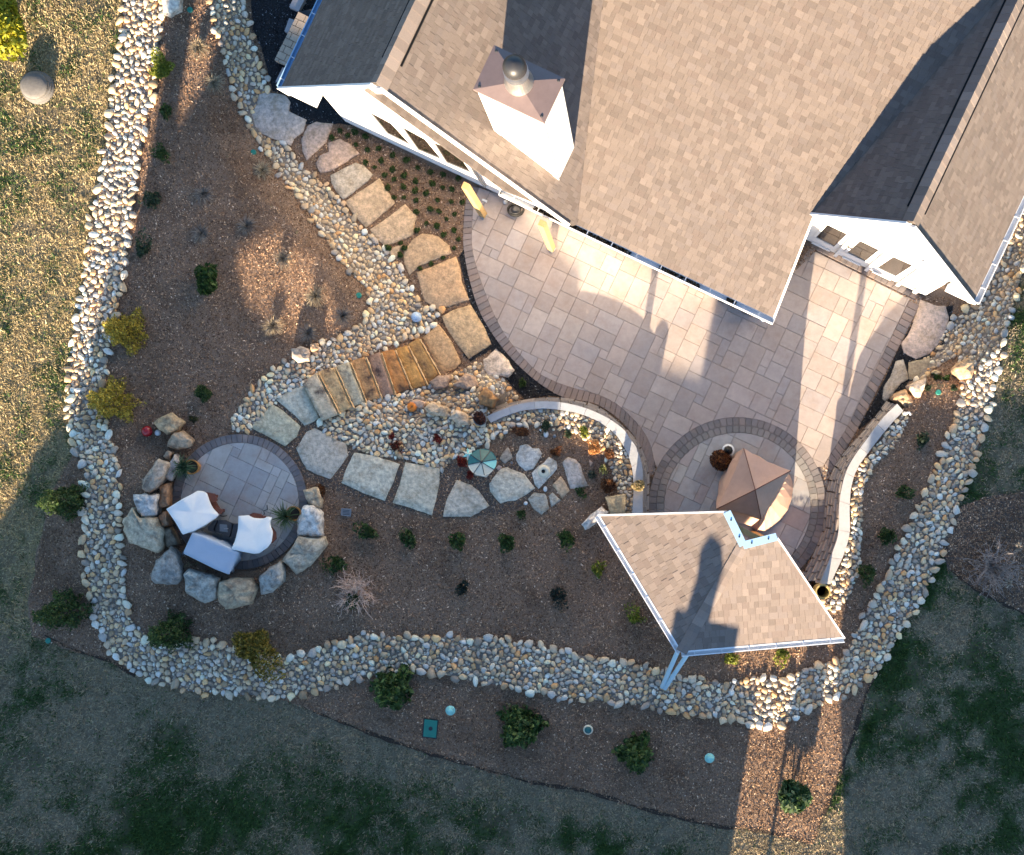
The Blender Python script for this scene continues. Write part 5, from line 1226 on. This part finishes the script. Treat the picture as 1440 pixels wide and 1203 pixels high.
# ------------------------------------------------------------------ fire pit furniture
ZP = GARDEN+.065
zr = lambda p: Z(p, 200, 640, 5.143)
def cover(name, px_top, z_top, px_hem, z_hem, m, parent, seed, sag=.05):
    """draped cloth: a top with soft edges that falls to a wavy hem; both outlines run the same way round"""
    n = 56; Tn = resample(px_top+[px_top[0]], n+1)[:-1]; Hn = resample(px_hem+[px_hem[0]], n+1)[:-1]
    zt = resample([(z, 0) for z in list(z_top)+[z_top[0]]], n+1)[:-1, 0] if False else None
    L = np.array(px_top+[px_top[0]], float); d = np.r_[0, np.cumsum(np.hypot(*np.diff(L, axis=0).T))]; zz = np.interp(np.linspace(0, d[-1], n+1)[:-1], d, list(z_top)+[z_top[0]])
    tw = np.stack([WZ(Tn[i, 0], Tn[i, 1], zz[i]) for i in range(n)]); hw = np.stack([WZ(Hn[i, 0], Hn[i, 1], z_hem) for i in range(n)])
    i0 = np.argmin(((hw[:, :2]-tw[0, :2])**2).sum(1)); hw = np.roll(hw, -i0, 0)
    if area([tuple(p[:2]) for p in tw])*area([tuple(p[:2]) for p in hw]) < 0: hw = np.roll(hw[::-1], 1, 0)
    c = tw.mean(0); rings = []
    for f in (.35, .7, .93): q = c+(tw-c)*f; q[:, 2] = c[2]+(tw[:, 2]-c[2])*f+.012-(sag*.3*(1-f))+(.010*np.sin(np.arange(n)*.9+seed) if f > .9 else 0); rings.append(q)
    e = tw.copy(); e[:, 2] -= .015; rings.append(e)
    for f in (.35, .7, 1.0):
        q = tw*(1-f)+hw*f; nn = (tw[:, :2]-c[:2]); nn /= np.linalg.norm(nn, axis=1)[:, None]; q[:, :2] += nn*(.022*f*np.sin(np.arange(n)*1.15+seed)+.012*f*np.sin(np.arange(n)*2.3+seed*2))[:, None]; rings.append(q)
    V = np.concatenate(rings+[(c+np.array((0,0,-sag*.3)))[None]]); k = len(rings); F = []
    for r in range(k-1):
        for i in range(n): j = (i+1) % n; F += [(r*n+i, r*n+j, (r+1)*n+j), (r*n+i, (r+1)*n+j, (r+1)*n+i)]
    F += [(i, k*n, (i+1) % n) for i in range(n)]
    return np_obj(name, V, np.array(F), m, parent=parent, smooth=True)
def frame_legs(t, pts, z0, z1, m):
    for x, y in pts: mb = MB(); p = WZ(x, y, z0+.2); mb.bar((p[0], p[1], z0), (p[0], p[1], z1), .07); mb.build('leg', m, t)
chL = empty('covered_chair', WZ(272, 722, ZP), 'wooden lounge chair under a white cover on the left, with red brown arms showing', 'chair')
cover('fabric_cover', zr([(172,392),(290,318),(355,285),(400,258),(440,262),(468,278),(490,345),(510,385),(556,432),(535,455),(440,515),(380,548),(290,578),(240,490)]), [ZP+.95,ZP+.92,ZP+.80,ZP+.66,ZP+.62,ZP+.62,ZP+.60,ZP+.60,ZP+.62,ZP+.64,ZP+.80,ZP+.88,ZP+.95,ZP+.98],
      zr([(205,400),(300,330),(370,292),(408,272),(440,272),(466,290),(486,345),(505,390),(545,435),(528,462),(445,520),(390,552),(318,565),(262,490)]), ZP+.22, M['fabric_white'], chL, 1)
flat_part('arm', zr([(462,270),(522,282),(540,330),(500,345),(480,320)]), ZP+.42, ZP+.48, M['redwood'], chL); flat_part('arm', zr([(530,375),(592,402),(570,428),(535,422)]), ZP+.42, ZP+.48, M['redwood'], chL)
flat_part('seat', zr([(470,290),(528,335),(560,390),(545,420),(480,390)]), ZP+.30, ZP+.36, M['redwood'], chL)
frame_legs(chL, zr([(515,300),(565,405),(300,545),(235,410)]), ZP, ZP+.42, M['redwood'])
chR = empty('covered_chair', WZ(356, 752, ZP), 'rounded chair under a white cover on the right, near the fine leaved potted plant', 'chair')
cover('fabric_cover', zr([(695,442),(770,436),(795,455),(875,462),(905,446),(938,452),(920,490),(945,560),(935,630),(905,672),(845,712),(805,716),(720,700),(642,682),(670,620),(690,540)]), [ZP+.66,ZP+.62,ZP+.62,ZP+.62,ZP+.64,ZP+.66,ZP+.72,ZP+.85,ZP+.93,ZP+.95,ZP+.95,ZP+.95,ZP+.92,ZP+.9,ZP+.82,ZP+.72],
      zr([(706,455),(770,448),(798,462),(872,468),(902,458),(926,462),(922,490),(938,560),(928,625),(900,662),(842,700),(806,706),(724,690),(660,672),(682,615),(700,540)]), ZP+.20, M['fabric_white'], chR, 2)
flat_part('seat', zr([(775,432),(800,420),(850,428),(880,450),(870,500),(790,490)]), ZP+.34, ZP+.42, M['redwood'], chR)
flat_part('back_rail', zr([(930,520),(962,560),(965,610),(935,640),(915,600)]), ZP+.5, ZP+.58, M['redwood'], chR)
frame_legs(chR, zr([(790,450),(865,455),(720,660),(850,690)]), ZP, ZP+.36, M['redwood'])
bn = empty('covered_bench', WZ(310, 775, ZP), 'rectangular bench under a pale blue grey cover at the back of the fire pit patio', 'bench')
cover('fabric_cover', zr([(362,560),(430,585),(560,640),(700,705),(662,790),(628,868),(520,825),(400,765),(292,712),(325,640)]), [ZP+.88]*10,
      zr([(420,545),(540,590),(640,632),(735,700),(720,740),(655,852),(540,815),(440,770),(345,715),(385,630)]), ZP+.05, M['fabric_grey'], bn, 3, .02)
frame_legs(bn, zr([(430,570),(700,690),(640,810),(370,700)]), ZP, ZP+.8, M['dark'])
tb_ = empty('fire_table', WZ(313, 741, ZP), 'low dark tiled fire table with a square lid between the two covered chairs', 'table')
for px in (zr([(550,468),(598,468),(648,492),(652,520),(630,600),(575,575),(530,560),(524,545)]), zr([(658,500),(690,492),(720,500),(720,600),(660,606),(640,598)]), zr([(470,520),(520,470),(545,468),(516,545),(528,566),(470,548)])):
    c = (sum(p[0] for p in px)/len(px), sum(p[1] for p in px)/len(px)); flat_part('tile', shrink(px, c, .8), ZP+.30, ZP+.36, M['tile'], tb_)
flat_part('table_base', zr([(540,480),(640,500),(690,500),(690,595),(640,590),(540,555),(490,540),(500,500)]), ZP, ZP+.298, M['black'], tb_)
flat_part('lid', zr([(560,500),(612,505),(620,560),(560,552)]), ZP+.362, ZP+.375, M['greybox'], tb_)
mb = MB(); p = Vector(WZ(*zr([(592,535)])[0], ZP+.375)); mb.bar(p, p+Vector((.11, .01, .03)), .02); mb.build('handle', M['steel'], tb_)
for nm, pts in (('metal_poker', [(562,440),(585,445),(612,440)]), ('metal_poker', [(902,362),(905,395),(878,405),(885,428),(868,440)])):
    mb = MB(); Q = [Vector(WZ(x, y, ZP+.02+.02*i)) for i, (x, y) in enumerate(zr(pts))]; mb.tube(Q, .011, 6); o = mb.build(nm, M['dark'], origin=Q[0])
    tag(o, 'thin dark metal rod on the paving beside the left covered chair' if pts[0][0] < 700 else 'bent wire hook on the paving above the right covered chair', 'garden tool')

# ------------------------------------------------------------------ the peaked brown cover on the circle patio
um = empty('covered_table', WZ(1058, 695, 0.05), 'tall peaked brown cloth cover over a table on the circle patio', 'covered table')
zu = lambda p: Z(p, 980, 600, 7.075)
corners = zu([(465,215),(935,440),(640,920),(195,822)]); ap = Vector(WZ(*zu([(580,630)])[0], 2.40)); nseg = 10
top = []
for i in range(4):
    a, b = Vector(WZ(*corners[i], 1.92)), Vector(WZ(*corners[(i+1) % 4], 1.92))
    for k in range(nseg): f = k/nseg; p = a.lerp(b, f); p.z -= .05*math.sin(math.pi*f); m_ = (a+b+Vector((ap.x, ap.y, 1.92)))/3; p += (Vector((ap.x, ap.y, p.z))-p)*.06*math.sin(math.pi*f); top.append(p)
hemc = smooth_line(zu([(455,238),(700,345),(905,470),(962,600),(940,720),(875,880),(795,970),(660,1050),(500,985),(378,935),(250,870),(196,790),(200,700),(215,600),(270,420),(330,330)]), 8, True)
hem = np.stack([WZ(x, y, .10) for x, y in hemc]); angs = np.arctan2(hem[:, 1]-ap.y, hem[:, 0]-ap.x); V = [tuple(ap)]; n = len(top); r1 = []; r2 = []; r3 = []; r4 = []
order = np.argsort(angs); ha = angs[order]; hx = hem[order]
for i, p in enumerate(top):
    a = math.atan2(p.y-ap.y, p.x-ap.x); q = np.array([np.interp(a, np.r_[ha-2*math.pi, ha, ha+2*math.pi], np.r_[hx[:, k], hx[:, k], hx[:, k]]) for k in range(2)])
    q = Vector((q[0], q[1], .10)); r1.append(ap.lerp(p, .5)-Vector((0,0,.03*math.sin(math.pi*(i % nseg)/nseg)))); r2.append(p); fold = .010*math.sin(i*1.7)
    r3.append(p.lerp(q, .5)+(Vector((p.x-ap.x, p.y-ap.y, 0)).normalized()*fold)); r4.append(q+(Vector((p.x-ap.x, p.y-ap.y, 0)).normalized()*fold*1.6))
V += [tuple(v) for v in r1+r2+r3+r4]; F = []
for i in range(n):
    j = (i+1) % n; F.append([0, 1+j, 1+i])
    for k in range(3): F.append([1+k*n+i, 1+k*n+j, 1+(k+1)*n+j, 1+(k+1)*n+i])
py_obj('cloth_cover', V, F, M['fabric_brown'], um)
for i in range(4): mb = MB(); mb.tube([ap+Vector((0,0,.006)), Vector(r1[i*nseg])+Vector((0,0,.008)), Vector(top[i*nseg])+Vector((0,0,.006))], .011, 5); mb.build('seam', M['redwood'], um)
mb = MB(); mb.bar(Vector((ap.x, ap.y, .05)), Vector((ap.x, ap.y, 2.3)), .06); mb.build('centre_pole', M['dark'], um)
# rust brown potted mum and black lantern beside it
b = Vector(WZ(1013, 648, .05)); t = empty('potted_mum', b, 'round rust brown dead mum in a pot next to the peaked brown cover', 'potted plant')
mb = MB(); mb.lathe(b, [(.13,0),(.19,.05),(.21,.28),(.19,.29),(.17,.25)], 20); mb.build('pot', M['black'], t, smooth=True)
V, F, C = leaves(2600, ball_fn(tuple(b+Vector((0,0,.2))), .31, .45, 77, .15), .028, [(.16,.055,.018),(.09,.03,.013),(.05,.02,.012),(.22,.085,.025)], 1.6, .5); np_obj('foliage', V, F, M['leaf'], C, parent=t)
b = Vector(WZ(1022, 634, .05)); t = empty('lantern', b, 'black ornate lantern with a white rim beside the rust brown mum', 'lantern')
mb = MB(); mb.lathe(b, [(.13,0),(.13,.04),(.09,.06),(.09,.36),(.12,.38)], 8); mb.build('lantern_body', M['black'], t)
mb = MB(); mb.lathe(b+Vector((0,0,.38)), [(.15,0),(.16,.02),(.11,.06)], 16); mb.build('rim', M['ceramic'], t); mb = MB(); mb.lathe(b+Vector((0,0,.44)), [(.12,0),(.10,.07),(.03,.13),(.03,.18)], 8); mb.build('lantern_roof', M['black'], t)

# ------------------------------------------------------------------ small things
def lathe_thing(name, px, py, z, prof, m, label, cat, n=20, smooth=True, group=None, sc=(1,1)):
    b = Vector(WZ(px, py, z)); mb = MB(); mb.lathe((0,0,0), prof, n); mb.V = [(v[0]*sc[0]+b.x, v[1]*sc[1]+b.y, v[2]+b.z) for v in mb.V]
    return tag(mb.build(name, m, origin=b, smooth=smooth), label, cat, group)
t0 = T1(52, 125)
b = G1(54, 124); t = empty('septic_riser', b, 'grey ribbed round dome standing in the sunlit lawn', 'tank lid')
mb = MB(); mb.lathe(b, [(.40,-.05),(.40,.05),(.375,.07),(.375,.13),(.35,.15),(.35,.19)], 36); mb.build('rim', M['conc'], t)
mb = MB(); mb.lathe(b+Vector((0,0,.185)), [(.345,0),(.32,.05),(.25,.085),(.12,.105),(.01,.11)], 36); mb.build('dome', M['conc'], t, smooth=True)
for x, y, l, mm in ((633,1000,'stake light with a pale blue white head right of the green valve box','teal_light'), (827,1027,'stake light with a teal top and cream skirt between two hollies','teal'), (998,1067,'stake light with a teal head, nearest the sunlit corner','teal_light')):
    hd = Vector(WZ(x, y, GARDEN+.50)); px_ = to_px((hd.x, hd.y, GARDEN)); t = empty('stake_light', G1(*px_), l, 'garden light', 'stake lights along the lower bed'); mb = MB(); mb.bar(t.location, hd, .022); mb.build('stake', M['dark'], t)
    mb = MB(); mb.lathe(hd+Vector((0,0,-.05)), [(.115,0),(.12,.012),(.085,.05)], 20); mb.build('shade', M['cream'] if mm == 'teal' else M[mm], t); mb = MB(); mb.lathe(hd, [(.088,0),(.075,.025),(.03,.05),(.008,.055)], 20); mb.build('shade_top', M[mm], t, smooth=True)
b = G1(606, 1025); t = empty('valve_box', b, 'rectangular green valve box lid set in the mulch', 'valve box'); R = [(597,1012),(615,1014),(613,1038),(595,1036)]
flat_part('lid', R, b.z+.02, b.z+.06, M['green_pl'], t); flat_part('frame', [(595.5,1010.5),(616.5,1012.5),(614.5,1039.5),(593.5,1037.5)], b.z-.03, b.z+.035, M['dark'], t); mb = MB(); p = WZ(605.5, 1025, b.z+.06); mb.lathe(p, [(.05,0),(.05,.006)], 14); mb.build('finger_hole', M['dark'], t)
for x, y, l in ((268,15,'green irrigation disc beside the narrow shadow at the top of the bed'),(357,215,'green irrigation disc near the first flagstones'),(505,416,'green irrigation disc at the point of the bed above the steps'),(69,901,'green irrigation disc at the lower left bed corner'),(1319,552,'grey green irrigation disc in the right mulch bed')):
    lathe_thing('irrigation_cap', x, y, T1(x, y)-.01, [(.07,0),(.07,.05),(.055,.06)], M['green_pl'], l, 'irrigation cap', 16, False)
b = G1(487, 721); t = empty('drain_grate', b, 'small square grey drain grate in the mulch right of the white quartz boulder', 'drain'); flat_part('grate', [(480,715),(494,716),(493,727),(479,725)], b.z, b.z+.05, M['greybox'], t)
for k in range(4): flat_part('slot', [(482,717.2+2*k),(491.5,717.8+2*k),(491.5,718.4+2*k),(482,717.8+2*k)], b.z+.05, b.z+.053, M['black'], t)
z_ = T1(210, 607); lathe_thing('glass_ball', 210, 607, z_, [(.03,0),(.09,.03),(.13,.10),(.135,.15),(.10,.22),(.05,.25),(.005,.26)], M['red'], 'dark red glass gazing ball beside the tan boulder', 'garden ornament')
lathe_thing('white_stone', 223, 609, T1(223, 609), [(.05,0),(.08,.04),(.06,.09),(.01,.10)], M['ceramic'], 'round white stone touching the red glass ball', 'stone', 10)
lathe_thing('glazed_sphere', 587, 447, T1(587, 447)+.02, [(.04,0),(.11,.05),(.135,.12),(.12,.19),(.06,.25),(.005,.265)], M['blueball'], 'pale blue mottled sphere lying in the river rock above the steps', 'garden ornament')
b = G1(581.5, 573, .10); t = empty('pumpkin', b, 'small orange pumpkin on the pinkish stone', 'pumpkin'); mb = MB(); n = 30; prof = [(.02,.0),(.09,.02),(.125,.08),(.11,.14),(.04,.165),(.01,.15)]
V = [b+Vector((r*(1+.07*math.cos(5*2*math.pi*k/n*2))*math.cos(2*math.pi*k/n), r*(1+.07*math.cos(10*2*math.pi*k/n))*math.sin(2*math.pi*k/n), z)) for r, z in prof for k in range(n)]
mb.add(V, [[i*n+k, i*n+(k+1) % n, (i+1)*n+(k+1) % n, (i+1)*n+k] for i in range(5) for k in range(n)]); mb.build('rind', M['orange'], t, smooth=True); mb = MB(); mb.bar(b+Vector((0,0,.14)), b+Vector((.015,.01,.2)), .02); mb.build('stem', M['bark'], t)
def pot_plant(px, py, z, label, r, h, m, cols, seed, n=700, lr=1.15):
    b = Vector(WZ(px, py, z)); t = empty('potted_plant', b, label, 'potted plant'); mb = MB(); mb.lathe(b, [(r*.7,0),(r*.85,.03),(r,h*.9),(r*1.05,h),(r*.9,h),(r*.88,h*.8)], 22); mb.build('pot', M[m], t, smooth=True)
    V, F, C = leaves(n, ball_fn(tuple(b+Vector((0,0,h*.75))), r*lr, r*1.3, seed), .026, cols, 2, .4); np_obj('foliage', V, F, M['leaf'], C, parent=t)
pot_plant(677, 590, GARDEN+.12, 'dark dried plant in a grey pot on the left end of the curved wall', .16, .26, 'greybox', [(.09,.03,.02),(.05,.02,.015),(.12,.045,.03)], 71)
pot_plant(898, 683, GARDEN+.125, 'sunlit straw coloured plant in a pot standing on the curved wall cap', .13, .2, 'gold', [(.45,.34,.17),(.35,.27,.13),(.12,.13,.05),(.55,.42,.25)], 72, 900, 1.3)
b = Vector(WZ(1152, 829, GARDEN)); t = empty('tall_pot', b, 'open ochre cylinder pot at the lower end of the right wall', 'pot'); mb = MB(); mb.lathe(b, [(.15,0),(.165,.5),(.185,.52),(.185,.56),(.15,.56),(.135,.5),(.13,.12)], 28); mb.build('pot', M['gold'], t); mb = MB(); mb.lathe(b+Vector((0,0,.10)), [(.135,0),(.135,.02)], 20); mb.build('inside', M['black'], t)
# teal and cream parasol ornament and its small star
b = Vector(WZ(678, 648, GARDEN+.02)); t = empty('garden_parasol', b, 'round teal and cream panelled metal parasol ornament in the oval garden', 'garden ornament'); hd = Vector(WZ(677, 650, GARDEN+.62)); mb = MB(); mb.bar(b, hd, .03); mb.build('pole', M['dark'], t)
n = 8; R = .345; tilt = Matrix_tilt = None
def rim(k): a = 2*math.pi*k/48+.2; return hd+Vector((R*math.cos(a), R*math.sin(a)*.94, -.13-.10*math.sin(a)))
PC = ['teal','teal','teal','teal','cream','cream','cream','teal_light']
for s in range(8):
    V = [tuple(hd)]+[tuple(rim(s*6+k)) for k in range(7)]+[tuple(hd-Vector((0,0,.012)))]+[tuple(rim(s*6+k)-Vector((0,0,.012))) for k in range(7)]
    py_obj('panel', V, [[0]+list(range(1, 8)), [8]+list(range(9, 16))[::-1]]+[[1+k, 9+k, 10+k, 2+k] for k in range(6)], M[PC[s]], t)
for s in range(8): mb = MB(); mb.bar(hd+Vector((0,0,.006)), rim(s*6)+Vector((0,0,.006)), .014); mb.build('rib', M['dark'], t)
b = Vector(WZ(660, 640, GARDEN+.02)); t = empty('garden_star', b, 'small cream star ornament left of the teal parasol', 'garden ornament'); hd = Vector(WZ(659, 639, GARDEN+.42)); mb = MB(); mb.bar(b, hd, .02); mb.build('stake', M['dark'], t)
for k in range(7):
    a = 2*math.pi*k/7; d = Vector((math.cos(a), math.sin(a), 0)); s = Vector((-d.y, d.x, 0)); q = [hd+d*.16+Vector((0,0,-.03)), hd+s*.05+d*.03, hd+Vector((0,0,.05)), hd-s*.05+d*.03, hd+d*.03-Vector((0,0,.02))]
    py_obj('ray', [tuple(v) for v in q], [[0,1,2],[0,2,3],[0,4,1],[0,3,4]], M['cream' if k % 2 else 'teal_light'], t)
b = G1(766, 663, .05); t = empty('path_lamp', b, 'round cream path lamp with a dark centre hole on a stepping stone', 'lamp'); mb = MB(); mb.lathe(b, [(.05,0),(.05,.16)], 12); mb.build('lamp_base', M['dark'], t)
mb = MB(); mb.lathe(b+Vector((0,0,.16)), [(.15,0),(.158,.015),(.12,.05),(.055,.072),(.05,.06)], 30); mb.build('lamp_shade', M['cream'], t, smooth=True); mb = MB(); mb.lathe(b+Vector((-.012,0,.222)), [(.045,0),(.045,.014)], 16); mb.build('centre_hole', M['black'], t)
for x, y, r, m, l, nm in ((768,611,.075,'ceramic','oval white ceramic ornament between two white pebbles','white_ornament'),(760.5,605,.035,'ceramic','white pebble upper left of the oval ornament','white_pebble'),(778.5,604.5,.035,'cream','cream pebble upper right of the oval ornament','white_pebble'),(780,613.5,.045,'greybox','blue grey pebble right of the oval ornament','white_pebble'),
                       (767,688,.06,'ceramic','white shell shaped ornament between the stepping stones','white_ornament'),(739.5,708,.05,'ceramic','small white ornament left of the smallest stepping stones','white_ornament'),(719.5,651,.035,'greybox','grey white pebble beside the little pink stone','white_pebble'),(637,1197,.03,'ceramic','tiny white stone at the lower edge of the shaded lawn','white_pebble')):
    if y > 1190: continue
    lathe_thing(nm, x, y, T1(x, y), [(r*.6,0),(r,r*.5),(r*.8,r*1.0),(r*.3,r*1.3),(.003,r*1.35)], M[m], l, 'garden ornament', 12, True, None, (.85, 1.15) if r > .05 else (1, 1))
# timber posts by the house, hose reel and utility cover
for i, (tp, bt, l) in enumerate((((652,262),(680,303),'raw timber post at the left corner of the porch, beside the sprout bed'), ((761,314),(776,350),'raw timber post just outside the porch gutter'))):
    b = Vector(WZ(*bt, .05)); h = CAM_H*(1-math.hypot(bt[0]-NX, bt[1]-NY)/math.hypot(tp[0]-NX, tp[1]-NY)*(CAM_H-.05)/CAM_H) ; t = empty('timber_post', b, l, 'post', 'raw timber posts by the porch'); a = math.radians(-25.3)
    mb = MB(); e1 = Vector((math.cos(a), math.sin(a), 0))*.075; e2 = Vector((-math.sin(a), math.cos(a), 0))*.075; mb.prism([tuple((b+e1*sx+e2*sy)[:2]) for sx, sy in ((-1,-1),(1,-1),(1,1),(-1,1))], .10, h-.05); mb.build('shaft', M['timber'], t, bevel=.008)
    mb = MB(); mb.lathe((b.x, b.y, .05), [(.12,0),(.12,.045),(.08,.055)], 4); mb.build('base_plate', M['found'], t)
b = Vector(WZ(726, 297, .05)); t = empty('hose_reel', b, 'dark coiled garden hose on the patio below the porch gutter', 'garden hose'); mb = MB()
mb.tube([b+Vector((.20*math.cos(k*.5)*(1+.02*math.sin(k)), .15*math.sin(k*.5), .04+.012*k*.4)) for k in range(38)], .022, 6); mb.build('hose', M['black'], t); mb = MB(); mb.lathe(b, [(.12,0),(.12,.16),(.05,.2)], 14); mb.build('hub', M['dark'], t)
flat = flat_part('utility_cover', [(678.5,279.5),(685.5,282),(684.5,285),(677.5,282)], .055, .10, M['ceramic'], None); flat['label'] = 'small white oval lid on the patio right of the first timber post'; flat['category'] = 'lid'
lathe_thing('spray_nozzle', 711, 285, .05, [(.05,0),(.06,.05),(.03,.12),(.02,.16)], M['ceramic'], 'small white cone shaped nozzle next to the coiled hose', 'nozzle', 12)
mb = MB(); p0, p1 = Vector(WZ(1270, 581.5, GARDEN+.1)), Vector(WZ(1279, 580.5, GARDEN+.1)); mb.tube([p0, p1, p1+Vector((.03,-.06,-.02))], .03, 8); tag(mb.build('drain_pipe', M['ceramic'], origin=p0), 'short white pipe end at the top of the right wall', 'pipe')
